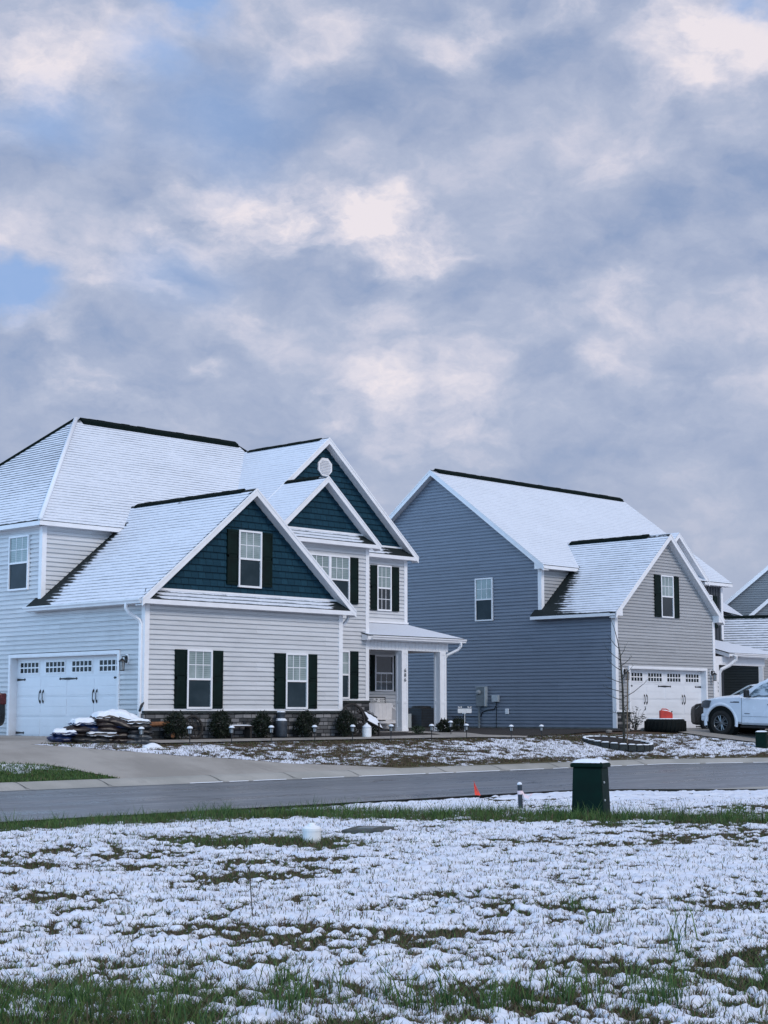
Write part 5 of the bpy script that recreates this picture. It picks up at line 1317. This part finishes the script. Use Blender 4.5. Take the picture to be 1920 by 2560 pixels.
# ---- tree, stake, ring of edging blocks
P=thing('sapling','young bare leafless tree in the ring of blocks','tree',(41.5,30.0,.52),0,local=True)
m=MB(); r=random.Random(11)
tr=[(0,0,-.08),(.01,.0,.5),(0,.01,1.1),(-.02,.0,1.7),(-.05,.02,2.3),(-.09,.03,2.8),(-.16,.06,3.2),(-.25,.12,3.6),(-.35,.2,3.95)]
m.tube(tr,[.046,.042,.037,.031,.026,.019,.013,.009,.004],7); m.build('trunk','bark_young',P)
R_=Vector((rgt[0],rgt[1],0))
def branch(h,side,l,up,fy_=0.):
    t=None
    for (a,b) in zip(tr,tr[1:]):
        if a[2]<=h<=b[2]: f=(h-a[2])/(b[2]-a[2]); t=Vector(a).lerp(Vector(b),f)
    d=R_*side+Vector((fwd[0],fwd[1],0))*fy_
    p=[t,t+d*l*.35+Vector((0,0,up*.25)),t+d*l*.7+Vector((0,0,up*.6)),t+d*l+Vector((0,0,up))]
    b=MB(); b.tube(p,[.014,.011,.008,.003],5)
    for k in range(3):
        q=Vector(p[1]).lerp(Vector(p[3]),.3+.3*k); e=q+d*.10*l+Vector((r.uniform(-.08,.08),r.uniform(-.08,.08),r.uniform(.05,.16))); b.tube([q,e],[.004,.0015],4)
    b.build('branch','bark_young',P)
for a in ((.92,-1,.42,.10),(1.35,-1,.55,.22),(1.42,1,.95,.75),(1.62,-.9,.65,.18,.4),(1.9,-1,.55,.22),(2.1,.9,.42,.35),(2.28,-.8,.5,.35,.5),(2.42,.8,.4,.30,-.4),(2.6,-.9,.55,.45),(2.72,.6,.32,.34),(2.95,-.9,.35,.40),(1.1,.7,.3,.2,.7),(2.0,.3,.4,.3,-.9)): branch(*a)
m=MB(); m.tube([(41.52,29.9,.45),(41.56,29.86,2.75)],.018,6); o=m.build('tree_stake','stake_wood',None,loc=(41.52,29.9,.45)); tag(o,'thin pale wooden stake beside the sapling trunk','stake')
bm_=MB(); bm_.box(-.125,.125,-.055,.055,-.08,.115); proto=None
c0=Vector((41.15,29.98)); nb=24
for i in range(nb):
    a=2*pi*i/nb; x=c0.x+1.03*cos(a); y=c0.y+1.03*sin(a); z=.56+.115*(y-30.0)*1.0
    if proto is None:
        proto=thing('edging_block','dark edging block with snow on top, one of the ring round the sapling','block',(x,y,z),a+pi/2,'edging blocks around the sapling',local=True)
        bm_.build('block','block_dark',proto,bevel=.012); snowcap(proto,.12,.052,.110,.03,n=6,seed=20); o=proto
    else: o=copy_tree(proto)
    o.location=(x,y,z-.03); o.rotation_euler=(R(random.uniform(-2,2)),R(random.uniform(-2,2)),a+pi/2+R(random.uniform(-3,3)))
flat('tree_bed',[(c0.x+.98*cos(2*pi*k/24),c0.y+.98*sin(2*pi*k/24)) for k in range(24)],'mulch',.05)
# ---- tractor tyre planter with red fuel can
P=thing('tractor_tyre','big black tyre lying flat before the garage with snow inside','tyre',(45.77,31.39,.82),0,local=True)
m=MB(); m.lathe([(.50,.0),(.58,-.0),(.64,.04),(.675,.14),(.68,.24),(.665,.36),(.63,.445),(.56,.47),(.50,.465),(.42,.44)],40,cap=False)
for k in range(30):
    a=2*pi*k/30; b=a+.09
    q=lambda rr,an,z:(rr*cos(an),rr*sin(an),z)
    m.add([q(.66,a,.05),q(.66,a+.07,.05),q(.675,b+.07,.40),q(.675,b,.40),q(.70,a,.07),q(.70,a+.07,.07),q(.695,b+.07,.38),q(.695,b,.38)],[(4,5,6,7),(0,1,5,4),(1,2,6,5),(2,3,7,6),(3,0,4,7)])
m.build('tread','rubber',P,smooth=True)
m=MB(); m.lathe([(.60,.452),(.56,.480),(.50,.485),(.42,.475),(.3,.47),(.001,.475)],36); m.build('snow_cover','snow',P,smooth=True)
P=thing('fuel_can','bright red plastic fuel can dusted with snow on the tyre','fuel can',(45.68,31.30,1.29),R(-42),local=True); P.scale=(.86,.86,.86)
m=MB(); prof=[(-.24,0),(.25,0),(.25,.20),(.20,.25),(.06,.30),(-.20,.33),(-.24,.30)]
m.prism([(x,-.11,z) for x,z in prof],[(x,.11,z) for x,z in prof]); m.build('body','red_plastic',P,bevel=.025)
m=MB(); m.tube([(-.16,0,.32),(-.15,0,.375),(.02,0,.37),(.13,0,.30),(.17,0,.26)],.022,6); m.build('handle','red_plastic',P)
m=MB(); m.tube([(.20,0,.24),(.26,0,.28)],[.03,.026],8); m.build('spout','black_iron',P)
m=MB(); vs=[];fs=[]
for i in range(9):
    for j in range(5):
        x=-.10+.31*i/8; y=-.08+.16*j/4; z=lerp([(-.2,.335),(.06,.305),(.2,.255)],x); vs.append((x,y,z+(.018 if 0<i<8 and 0<j<4 else -.01)))
for i in range(8):
    for j in range(4): k=i*5+j; fs.append((k,k+5,k+6,k+1))
m.add(vs,fs); m.build('snow_cover','snow',P,smooth=True)
# ---- small green pedestal on the far yard
P=thing('utility_pedestal','short dark green utility post with a snow cap across the road at the right edge','utility box',(45.42,27.52,.36),R(20),local=True)
m=MB(); taper(m,.17,.17,.165,.165,-.05,.50); m.build('body','green_box',P,bevel=.02)
m=MB(); taper(m,.178,.178,.17,.17,.50,.53); m.build('lid','green_box',P,bevel=.01); snowcap(P,.17,.17,.52,.05,seed=31)
for i,(x,y,s,l) in enumerate(((43.1,31.75,.09,'left of the sapling by the slate wall corner'),(44.35,31.95,.10,'between the slate wall corner and the garage pier'),(45.6,32.15,.10,'under the thin leafy shrub'))):
    m=MB(); m.lathe([(s*.9,-.03),(s*1.1,s*.3),(s*.8,s*.8),(s*.2,s)],9); o=m.build('stone','stone_small',None,loc=(0,0,0)); o.location=(x,y,gz(x,y)+.04); tag(o,'pale rounded stone '+l,'stone',group='stones in the mulch bed'); o.scale=(1.4,.9,.8)
# ---- dry weed stems in the near lawn
P=thing('weed_stem','tall dry weed stem with a seed head standing in the snow','weed',(7.9,9.0,.06),0,local=True)
z0=float(lawn_height(np.array([7.9]),np.array([9.0]))[0][0]); P.location.z=z0
m=MB(); m.tube([(0,0,-.02),(-.01,.01,.15),(-.02,.02,.33)],.004,5); m.build('stalk','dry_stem',P)
m=MB()
for k in range(9):
    a=k*.7; m.tube([(-.02,.02,.31+.004*k),(-.02+.02*cos(a),.02+.02*sin(a),.335+.004*k)],[.004,.001],4)
m.build('seed_head','dry_stem',P)
# ================================================================== VEHICLES
def superloft(stations,n=10):
    """stations: (y, [(halfwidth,z),...]) going up one side; mirrored and skinned lengthwise"""
    vs=[];fs=[]; k=len(stations[0][1])
    for y,pr in stations:
        vs+=[(-w,y,z) for w,z in pr]+[(w,y,z) for w,z in pr[::-1]]
    R2=2*k
    for i in range(len(stations)-1):
        for j in range(R2): fs.append((i*R2+j,i*R2+(j+1)%R2,(i+1)*R2+(j+1)%R2,(i+1)*R2+j))
    fs+= [tuple(range(R2))[::-1],tuple(range((len(stations)-1)*R2,len(stations)*R2))]
    return vs,fs
def wheel(P,x,y,r,w,side,spokes=6,rimr=.62):
    o=MB(); Mx=Matrix.Translation((x,y,r))@Matrix.Rotation(side*pi/2,4,'Y')
    o.lathe([(r*.62,-w*.5),(r*.9,-w*.5),(r*.985,-w*.36),(r,-w*.2),(r,w*.2),(r*.985,w*.36),(r*.9,w*.5),(r*.66,w*.5),(r*.62,w*.42)],36,M=Mx,cap=False)
    t=o.build('wheel','tyre',P,smooth=True)
    m=MB(); m.lathe([(r*.66,w*.44),(r*.63,w*.47),(r*.60,w*.40),(r*.58,w*.1),(r*.57,-w*.1)],36,M=Mx,cap=False)
    for k in range(spokes):
        a=2*pi*k/spokes+.3
        for da in (-.13,.13):
            p0=Mx@Vector((r*.12*cos(a+da*2),r*.12*sin(a+da*2),w*.36)); p1=Mx@Vector((r*.60*cos(a+da*1.3),r*.60*sin(a+da*1.3),w*.38)); m.tube([p0,p1],[r*.055,r*.045],6)
    m.lathe([(r*.15,w*.25),(r*.16,w*.36),(r*.10,w*.44),(.001,w*.44)],14,M=Mx)
    m.build('rim','chrome_dark',t)
    m=MB(); m.lathe([(r*.6,w*.12),(.001,w*.12)],24,M=Mx,cap=False); m.build('brake_disc','black_iron',t)
def cut(o,cyls):
    for (x0,x1,y,z,r) in cyls:
        m=MB(); m.lathe([(r,x0),(r,x1)],40,M=Matrix.Translation((0,y,z))@Matrix.Rotation(pi/2,4,'Y')); c=m.build('cutter','rubber',o.parent)
        md=o.modifiers.new('b','BOOLEAN'); md.operation='DIFFERENCE'; md.object=c; md.solver='EXACT'
        bpy.context.view_layer.update(); dg=bpy.context.evaluated_depsgraph_get()
        me=bpy.data.meshes.new_from_object(o.evaluated_get(dg)); o.modifiers.clear(); o.data=me; bpy.data.objects.remove(c)
# pickup: nose towards +Y, origin on the ground under the front axle, left flank at x=-1
P=thing('pickup_truck','white pickup truck parked nose in with frosted windows and black wheels','pickup',(47.70,29.84,.745),0,local=True); P.rotation_euler=(R(1.6),0,0)
def prof(w,zb,zm,zt,wt,sh=.06): return [(w-.08,zb),(w-.01,zb+.07),(w,zm),(w-.005,zt-sh),(w-.05,zt-sh*.35),(wt,zt),(wt*.5,zt+.015)]
st=[(.80,prof(.80,.46,.72,.98,.70)),(.74,prof(.90,.45,.72,1.10,.78)),(.60,prof(.95,.44,.72,1.19,.82)),(.25,prof(.985,.44,.75,1.25,.84)),(-.20,prof(1.0,.42,.78,1.295,.84)),(-.72,prof(1.0,.40,.80,1.33,.84)),(-.78,prof(1.0,.38,.80,1.30,.88)),(-1.4,prof(1.0,.38,.80,1.285,.90)),(-3.1,prof(1.0,.38,.80,1.30,.90)),(-3.2,prof(1.0,.40,.80,1.36,.93)),(-4.7,prof(1.0,.44,.80,1.36,.93)),(-4.9,prof(.97,.5,.80,1.34,.9))]
vs,fs=superloft(st); m=MB(); m.add(vs,fs); b=m.build('body','paint_white',P,smooth=False)
cut(b,[(-1.3,-.62,0,.43,.545),(.62,1.3,0,.43,.545),(-1.3,-.62,-3.68,.43,.545),(.62,1.3,-3.68,.43,.545)])
md=b.modifiers.new('bevel','BEVEL'); md.width=.018; md.segments=2; md.limit_method='ANGLE'; md.angle_limit=R(28)
# wheel housings, arch lips
m=MB()
for y in (0,-3.68):
    for s in (-1,1): m.lathe([(.54,.0),(.54,.34)],32,M=Matrix.Translation((s*.80-.17,y,.43))@Matrix.Rotation(pi/2,4,'Y'))
m.build('wheel_housing','rubber',P)
m=MB()
for y in (0,-3.68):
    for s in (-1,1):
        for k in range(22):
            a0=R(-12+204*k/22);a1=R(-12+204*(k+1)/22)
            q=lambda rr,a,x:(s*x,y+rr*cos(a),.43+rr*sin(a))
            m.add([q(.545,a0,1.004),q(.545,a1,1.004),q(.60,a1,1.024),q(.60,a0,1.024),q(.655,a1,.99),q(.655,a0,.99),q(.545,a0,.95),q(.545,a1,.95)],[(0,1,2,3),(3,2,4,5),(6,7,1,0)])
m.build('wheel_arch','paint_white',P,smooth=True)
# cab
cab=[(-.55,[(.86,1.26),(.83,1.30),(.80,1.31)]),(-.78,[(.93,1.27),(.90,1.40),(.80,1.42)]),(-1.30,[(.93,1.27),(.84,1.72),(.70,1.78)]),(-1.60,[(.93,1.27),(.81,1.85),(.62,1.925)]),(-2.1,[(.93,1.27),(.80,1.88),(.60,1.955)]),(-2.9,[(.93,1.27),(.80,1.86),(.60,1.94)]),(-3.15,[(.93,1.29),(.84,1.70),(.66,1.80)]),(-3.25,[(.92,1.29),(.90,1.34),(.8,1.36)])]
vs,fs=superloft(cab); m=MB(); m.add(vs,fs); b=m.build('cab','paint_white',P,bevel=.03)
sidex=lambda z:.93-.125*(z-1.27)/.60
def sidepoly(name,pts,mat,e=.012,par=None):
    for s in (-1,1):
        m=MB(); m.prism([(s*(sidex(z)+e),y,z) for y,z in pts],[(s*(sidex(z)-.03),y,z) for y,z in pts]); m.build(name,mat,par or P)
sidepoly('side_window',[(-.98,1.30),(-1.16,1.28),(-1.36,1.335),(-2.02,1.345),(-2.02,1.80),(-1.72,1.79),(-1.50,1.72),(-1.22,1.53)],'glass_frost')
sidepoly('side_window',[(-2.10,1.345),(-2.90,1.36),(-2.92,1.72),(-2.75,1.79),(-2.10,1.80)],'glass_frost')
sidepoly('window_seal',[(-.90,1.285),(-1.16,1.255),(-1.36,1.31),(-2.95,1.33),(-2.95,1.36),(-1.36,1.34),(-1.16,1.285)],'black_iron',.014)
m=MB(); m.add([(-.76,-.62,1.335),(.76,-.62,1.335),(.66,-1.50,1.885),(-.66,-1.50,1.885)],[(0,1,2,3)]); m.build('windscreen','glass_frost',P)
# shut lines, crease, badges as thin real pieces
def line(pts,w=.006,mat='black_iron',name='shut_line',x=1.001):
    for s in (-1,1):
        m=MB(); m.tube([(s*x,y,z) for y,z in pts],w,4); m.build(name,mat,P)
line([(-.80,.42),(-.80,.9),(-.79,1.26)]); line([(-2.06,.42),(-2.06,1.27)]); line([(-.82,.655),(-3.0,.655)],.005,'post_grey'); line([(.42,.62),(.78,.60)],.004)
for s in (-1,1):
    m=MB(); m.prism([(s*1.006,-.36,1.09),(s*1.006,-.70,1.09),(s*1.006,-.70,1.13),(s*1.006,-.50,1.13),(s*1.006,-.48,1.118),(s*1.006,-.36,1.115)],[(s*.99,-.36,1.09),(s*.99,-.70,1.09),(s*.99,-.70,1.13),(s*.99,-.50,1.13),(s*.99,-.48,1.118),(s*.99,-.36,1.115)]); m.build('fender_badge','post_grey',P)
    m=MB(); m.box(s*1.0-.006,s*1.0+.006,-1.10,-.90,.735,.755); m.build('door_badge','post_grey',P)
    m=MB(); m.tube([(s*1.0,-1.98,1.05),(s*1.035,-1.94,1.06),(s*1.035,-1.80,1.06),(s*1.0,-1.77,1.05)],.018,6); m.build('door_handle','chrome_dark',P)
    # headlight
    m=MB(); m.prism([(s*1.0,.46,.90),(s*.985,.60,.88),(s*.90,.83,.92),(s*.84,.83,1.10),(s*.965,.62,1.15),(s*1.0,.38,1.14)],[(s*.90,.50,.90),(s*.90,.58,.88),(s*.82,.72,.92),(s*.78,.72,1.10),(s*.88,.58,1.13),(s*.90,.42,1.12)]); m.build('headlight','lamp_lens',P)
    # mirror
    m=MB(); m.tube([(s*.93,-1.08,1.30),(s*1.06,-1.05,1.30)],.03,6); o=m.build('mirror','black_iron',P)
    m=MB(); m.box(s*1.14-.10,s*1.14+.10,-1.13,-1.0,1.27,1.52); m.build('mirror_shell','black_iron',o,bevel=.03)
m=MB(); m.box(-.70,.70,.78,.825,.80,1.08); m.build('grille','black_iron',P,bevel=.01)
m=MB(); 
for z in (.86,.94,1.02): m.box(-.68,.68,.826,.84,z-.02,z+.02)
m.build('grille_bar','chrome_dark',P)
m=MB(); m.add(*superloft([(.88,[(.62,.47),(.66,.50),(.66,.64),(.6,.68)]),(.82,[(.86,.45),(.90,.49),(.90,.66),(.84,.70)]),(.50,[(.985,.44),(1.005,.47),(1.005,.68),(.98,.70)])])); m.build('bumper','paint_white',P,bevel=.012)
m=MB(); m.box(-.97,.97,-4.98,-4.90,.5,.68); m.build('rear_bumper','chrome_dark',P,bevel=.02)
m=MB(); m.box(-.80,.80,-4.6,.6,.30,.42); m.build('underbody','rubber',P)
m=MB(); m.tube([(-.98,-.75,.31),(-.98,-2.9,.31)],.035,6); m.tube([(.98,-.75,.31),(.98,-2.9,.31)],.035,6); m.build('running_board','black_iron',P)
for y in (0,-3.68):
    wheel(P,-.88,y,.41,.27,-1); wheel(P,.88,y,.41,.27,1)
snowb=MB(); n=14; vs=[];fs=[]
for i in range(n+1):
    for j in range(n+1):
        y=.55-1.2*i/n; x=-.74+1.48*j/n; z=lerp([(-.72,1.345),(-.2,1.31),(.25,1.265),(.6,1.205)],y); e=min(1,min(i,n-i,j,n-j)/2.); vs.append((x,y,z-.01+.03*e))
for i in range(n):
    for j in range(n): k=i*(n+1)+j; fs.append((k,k+n+1,k+n+2,k+1))
snowb.add(vs,fs); snowb.build('bonnet_snow','snow',P,smooth=True)
# dark cars
def suv(name,label,loc,rot,rear=False):
    P=thing(name,label,'car',loc,rot,local=True)
    pf=lambda w,zb,zt,wt:[(w-.10,zb),(w-.02,zb+.08),(w,.62),(w-.02,zt-.12),(w-.07,zt-.03),(wt,zt),(wt*.5,zt+.012)]
    st=[(.92,pf(.66,.34,.80,.55)),(.84,pf(.80,.28,.90,.66)),(.62,pf(.90,.24,.99,.74)),(.1,pf(.94,.22,1.04,.78)),(-.6,pf(.95,.22,1.09,.80)),(-1.2,pf(.95,.22,1.10,.82)),(-3.0,pf(.95,.24,1.12,.82)),(-3.45,pf(.92,.28,1.10,.80)),(-3.68,pf(.86,.34,1.06,.74)),(-3.74,pf(.80,.40,.98,.70))]
    m=MB(); m.add(*superloft(st)); b=m.build('body','paint_dark',P)
    cut(b,[(-1.2,-.62,0,.34,.40),(.62,1.2,0,.34,.40),(-1.2,-.62,-2.75,.34,.40),(.62,1.2,-2.75,.34,.40)])
    md=b.modifiers.new('bevel','BEVEL'); md.width=.025; md.segments=2; md.limit_method='ANGLE'; md.angle_limit=R(25)
    m=MB()
    for y in (0,-2.75):
        for s in (-1,1): m.lathe([(.395,0),(.395,.3)],28,M=Matrix.Translation((s*.76-.15,y,.34))@Matrix.Rotation(pi/2,4,'Y'))
    m.build('wheel_housing','rubber',P)
    cb=[(-.45,[(.80,1.06),(.78,1.08),(.7,1.09)]),(-1.2,[(.86,1.07),(.76,1.42),(.6,1.50)]),(-1.7,[(.87,1.07),(.72,1.60),(.55,1.66)]),(-2.6,[(.87,1.08),(.70,1.60),(.52,1.66)]),(-3.25,[(.86,1.08),(.72,1.46),(.56,1.53)]),(-3.62,[(.80,1.06),(.76,1.12),(.66,1.14)])]
    m=MB(); m.add(*superloft(cb)); m.build('cabin','glass_dark',P,bevel=.02)
    m=MB(); m.add(*superloft([(-1.45,[(.70,1.585),(.62,1.63),(.4,1.655)]),(-1.75,[(.725,1.60),(.60,1.665),(.4,1.69)]),(-2.7,[(.715,1.60),(.58,1.665),(.4,1.69)]),(-3.2,[(.72,1.50),(.60,1.56),(.4,1.58)])])); m.build('roof','paint_white' if not rear else 'paint_dark',P,bevel=.02)
    for s in (-1,1):
        for pts in ([(-.42,1.07),(-.56,1.10),(-1.62,1.62),(-1.50,1.63)],):
            q=lambda y,z:.885-.17*(z-1.07)/.55
            m=MB(); m.prism([(s*q(y,z),y,z) for y,z in pts],[(s*(q(y,z)-.06),y,z) for y,z in pts]); m.build('pillar','paint_dark' if rear else 'light_metal',P)
        m=MB(); m.prism([(s*.70,.86,.74),(s*.90,.56,.80),(s*.90,.40,.92),(s*.72,.82,.86)],[(s*.66,.80,.74),(s*.84,.5,.80),(s*.84,.36,.90),(s*.66,.76,.86)]); m.build('headlight','lantern_grey',P)
        m=MB(); m.box(s*.85-.045,s*.85+.045,-3.70,-3.50,.84,1.12); m.build('tail_light','tail_red',P,bevel=.03)
        m=MB(); m.tube([(s*.88,-.75,1.12),(s*1.0,-.72,1.14)],.025,5); m.box(s*1.03-.07,s*1.03+.07,-.80,-.70,1.08,1.22); m.build('mirror','black_iron',P)
    m=MB(); m.box(-.5,.5,.90,.935,.42,.72); m.build('grille','black_iron',P,bevel=.01)
    for y in (0,-2.75):
        wheel(P,-.82,y,.335,.22,-1,5); wheel(P,.82,y,.335,.22,1,5)
    return P
suv('parked_car','dark car parked nose in on the far side of the white pickup',(50.35,32.05,.81),0)
o=suv('parked_car','dark car at the left edge showing its tail lamp before the garage',(18.50,35.35,.86),R(90),True)

# ================================================================== LIGHT, SKY, CAMERA
SUN_DIR=Vector((-.05,-.80,.62)).normalized()   # towards the sun
el=math.asin(SUN_DIR.z)
sd=bpy.data.lights.new('sun','SUN'); sd.energy=1.45; sd.angle=R(18); sd.color=(1.,.93,.87)
so=bpy.data.objects.new('sun',sd); COL.objects.link(so); so.rotation_euler=(-SUN_DIR).to_track_quat('-Z','Y').to_euler()
W=bpy.data.worlds.new('World'); S.world=W; W.use_nodes=True; nt=W.node_tree; nt.nodes.clear(); t=NT(nt)
g=t.n('ShaderNodeTexCoord').outputs['Generated']
sky=t.n('ShaderNodeTexSky'); sky.sky_type='NISHITA'; sky.sun_disc=False; sky.sun_elevation=el
sky.sun_rotation=math.atan2(SUN_DIR.x,SUN_DIR.y)
sep=t.n('ShaderNodeSeparateXYZ',inp={0:g}); dz=sep.outputs[2]
# cloud deck: directions projected on a high plane so that the clouds flatten towards the horizon
pv=t.mapv(g,(1.,1.,1.55))
wn=t.n('ShaderNodeTexNoise',inp={'Scale':13.,'Detail':5.,'Roughness':.6}); nt.links.new(pv,wn.inputs['Vector'])
pv2=t.n('ShaderNodeVectorMath',operation='MULTIPLY_ADD',inp={0:wn.outputs[1],1:(.05,.05,.05),2:pv}).outputs[0]
big=t.noise(t.mapv(pv2,(1,1,1),(3.1,1.7,.4)),8.,8,.58)
# the same field sampled a little towards the light: the difference models the lit and shaded flanks of the clouds
lit=t.noise(t.mapv(pv2,(1,1,1),(3.1-.012,1.7-.006,.4+.03)),8.,8,.58)
fine=t.noise(t.mapv(pv2,(1,1,1.3),(7.1,4.7,2.4)),26.,7,.62)
# the broad light and dark masses of this particular sky, each around a compass direction and elevation
gd=t.n('ShaderNodeVectorMath',operation='MULTIPLY_ADD',inp={0:wn.outputs[1],1:(.065,.065,.065),2:g}).outputs[0]
gd=t.n('ShaderNodeVectorMath',operation='SUBTRACT',inp={0:gd,1:(.0325,.0325,.0325)}).outputs[0]
gd=t.mapv(gd,(1.,1.,1.6))
def mass(az,elv,r):
    a=R(44.2-az); c=(cos(a)*cos(R(elv)),sin(a)*cos(R(elv)),sin(R(elv)))
    c=(c[0],c[1],c[2]*1.6)
    d=t.n('ShaderNodeVectorMath',operation='DISTANCE',inp={0:gd,1:c}).outputs['Value']
    return t.math('SUBTRACT',1.,t.ramp(d,0.,R(r*1.4)))
def total(lst):
    s=None
    for az,elv,r,w in lst:
        q=t.math('MULTIPLY',mass(az,elv,r),w); s=q if s is None else t.math('ADD',s,q)
    return s
LIGHT=[(-12.09, 22.1, 3.04, 0.9), (-13.36, 20.96, 2.03, 0.6), (-8.49, 23.83, 2.03, 0.5), (-3.57, 22.82, 2.79, 0.6), (-1.19, 23.46, 1.52, 0.4), (2.23, 23.15, 1.77, 0.8), (3.94, 23.86, 1.52, 0.5), (6.83, 24.13, 1.27, 0.7), (11.0, 23.4, 2.41, .9), (12.96, 23.0, 2.3, .9), (10.95, 21.88, 1.52, 0.8), (13.57, 21.99, 1.52, 0.7), (-13.3, 18.99, 1.27, 0.6), (-5.55, 18.3, 2.41, 0.8), (-6.7, 17.01, 2.41, 0.6), (-8.01, 16.17, 2.03, 0.5), (-2.18, 17.42, 2.8, 1.15), (-0.8, 16.9, 2.0, 0.8), (-4.0, 17.2, 2.2, 0.6), (0.35, 17.75, 1.52, 0.7), (0.68, 16.64, 2.3, 1.2), (2.36, 16.47, 1.27, 0.8), (-10.27, 14.82, 2.15, 0.7), (-8.06, 14.59, 0.81, 0.8), (-13.21, 16.07, 1.77, 0.4), (-0.16, 14.24, 1.9, 0.5), (-4.83, 13.71, 1.52, 0.4), (-11.52, 12.7, 1.52, 0.6), (-10.84, 11.29, 1.39, 0.8), (-13.29, 13.25, 1.01, 0.6), (-6.46, 12.07, 0.96, 0.6), (2.4, 11.89, 2.6, 0.5), (0.2, 11.7, 1.6, 0.35), (-0.82, 11.49, 2.03, 0.6), (2.16, 10.02, 2.79, 0.6), (8.58, 19.12, 1.52, 0.5), (8.49, 14.73, 2.28, 0.4), (8.48, 13.78, 1.01, 0.4), (7.63, 12.04, 1.52, 0.5), (13.32, 13.88, 1.52, 0.3), (-9.05, 10.71, 1.9, 0.5), (-1.65, 10.19, 0.89, 0.6)]
DARK=[(-6.25, 20.45, 3.17, 1.0), (-12.18, 19.68, 1.9, 0.7), (-7.17, 15.09, 2.91, 0.6), (-3.01, 16.15, 2.66, 0.55), (-12.61, 11.86, 2.15, 0.9), (-10.08, 13.56, 1.9, 0.6), (-3.87, 18.03, 1.52, 0.5), (1.21, 24.06, 1.52, 0.7), (4.61, 23.24, 2.53, 0.55), (9.51, 23.77, 1.52, 0.8), (12.28, 22.54, 1.27, 0.5), (2.01, 12.95, 1.77, 0.5), (0.01, 15.37, 2.28, 0.4), (-1.35, 19.94, 3.8, 0.4), (2.89, 20.23, 3.3, 0.35), (11.56, 20.18, 1.77, 0.4), (-1.86, 21.48, 1.52, 0.4), (-8.36, 17.42, 2.03, 0.35), (5.32, 11.93, 2.53, 0.25), (13.28, 17.92, 1.52, 0.4), (-6.14, 12.72, 1.27, 0.3)]
BLUE=[(-13.47, 14.18, 1.77, 1.0), (-7.32, 24.33, 1.77, 0.9), (-8.96, 22.31, 1.52, 0.6), (-12.19, 19.76, 2.28, 0.5), (-6.08, 20.61, 3.3, 0.35), (-7.5, 15.24, 2.28, 0.3), (13.63, 23.9, 1.01, 0.5)]
lightm=total(LIGHT); darkm=total(DARK)
tex=t.math('ADD',t.math('MULTIPLY',t.math('SUBTRACT',big,.5),.55),t.math('MULTIPLY',t.math('SUBTRACT',fine,.5),.60))
v=t.math('ADD',tex,t.math('MULTIPLY',t.math('SUBTRACT',big,lit),1.7))
rag=t.math('MULTIPLY_ADD',t.math('ADD',t.math('SUBTRACT',fine,.5),t.math('SUBTRACT',big,.5)),1.9,1.)
v=t.math('ADD',v,t.math('MULTIPLY',t.math('MULTIPLY',lightm,t.math('MAXIMUM',rag,.35)),.60))
v=t.math('ADD',t.math('SUBTRACT',v,t.math('MULTIPLY',darkm,.34)),.085)
cr=t.n('ShaderNodeValToRGB'); nt.links.new(t.ramp(v,-.8,.95,False),cr.inputs[0])
e=cr.color_ramp.elements; e[0].position=.0; e[0].color=(.21,.31,.54,1); e[1].position=1.; e[1].color=(.94,.87,.92,1)
for p,c in ((.26,(.31,.40,.61)),(.42,(.405,.475,.66)),(.55,(.485,.545,.715)),(.70,(.635,.655,.795)),(.86,(.80,.775,.87))):
    q=e.new(p); q.color=(*c,1)
cloud=cr.outputs[0]
# smooth lavender grey towards the horizon
hz=t.math('SUBTRACT',1.,t.ramp(dz,.05,.20)); cloud=t.mix(t.math('MULTIPLY',hz,.45),cloud,(.44,.495,.655))
# right-hand side is a flatter grey deck
blue=total(BLUE)
cloud=t.mix(t.math('MINIMUM',t.math('MULTIPLY',blue,1.25),.85),cloud,(.30,.48,.84))
# overcast skies brighten overhead
up=t.math('MULTIPLY_ADD',t.ramp(dz,.42,.95),.08,.98)
# added fill: unseen blue glow low towards -X, brightens the left-facing walls
xfill=t.ramp(t.math('MULTIPLY',sep.outputs[0],-1.),-.05,.75)
xfill=t.math('MULTIPLY',xfill,t.math('SUBTRACT',1.,t.ramp(dz,.25,.85)))
cloud=t.mix(t.math('MULTIPLY',xfill,.75),cloud,(.41,.77,1.20))
up=t.math('MULTIPLY',up,t.math('MULTIPLY_ADD',xfill,1.45,1.))
below=t.ramp(dz,-.08,.0)
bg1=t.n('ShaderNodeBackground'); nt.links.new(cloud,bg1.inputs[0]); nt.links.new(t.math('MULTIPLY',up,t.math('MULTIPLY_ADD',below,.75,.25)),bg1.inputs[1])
bg2=t.n('ShaderNodeBackground'); nt.links.new(sky.outputs[0],bg2.inputs[0]); bg2.inputs[1].default_value=.05
mx=t.n('ShaderNodeMixShader'); mx.inputs[0].default_value=.10; nt.links.new(bg1.outputs[0],mx.inputs[1]); nt.links.new(bg2.outputs[0],mx.inputs[2])
out=t.n('ShaderNodeOutputWorld'); nt.links.new(mx.outputs[0],out.inputs[0])
cd=bpy.data.cameras.new('camera'); co=bpy.data.objects.new('camera',cd); COL.objects.link(co); S.camera=co
cd.sensor_fit='VERTICAL'; cd.sensor_height=24.; cd.lens=4055/2560*24; cd.clip_end=4000; cd.clip_start=.1
co.location=(0,0,1.55); p=R(6.99)
co.rotation_euler=(pi/2+p,0,R(44.2-90))
S.render.resolution_x=768; S.render.resolution_y=1024
S.view_settings.view_transform='Standard'; S.view_settings.look='None'; S.view_settings.exposure=0; S.view_settings.gamma=1
S.render.engine='CYCLES'; S.cycles.max_bounces=6; S.cycles.diffuse_bounces=3; S.cycles.use_denoising=True
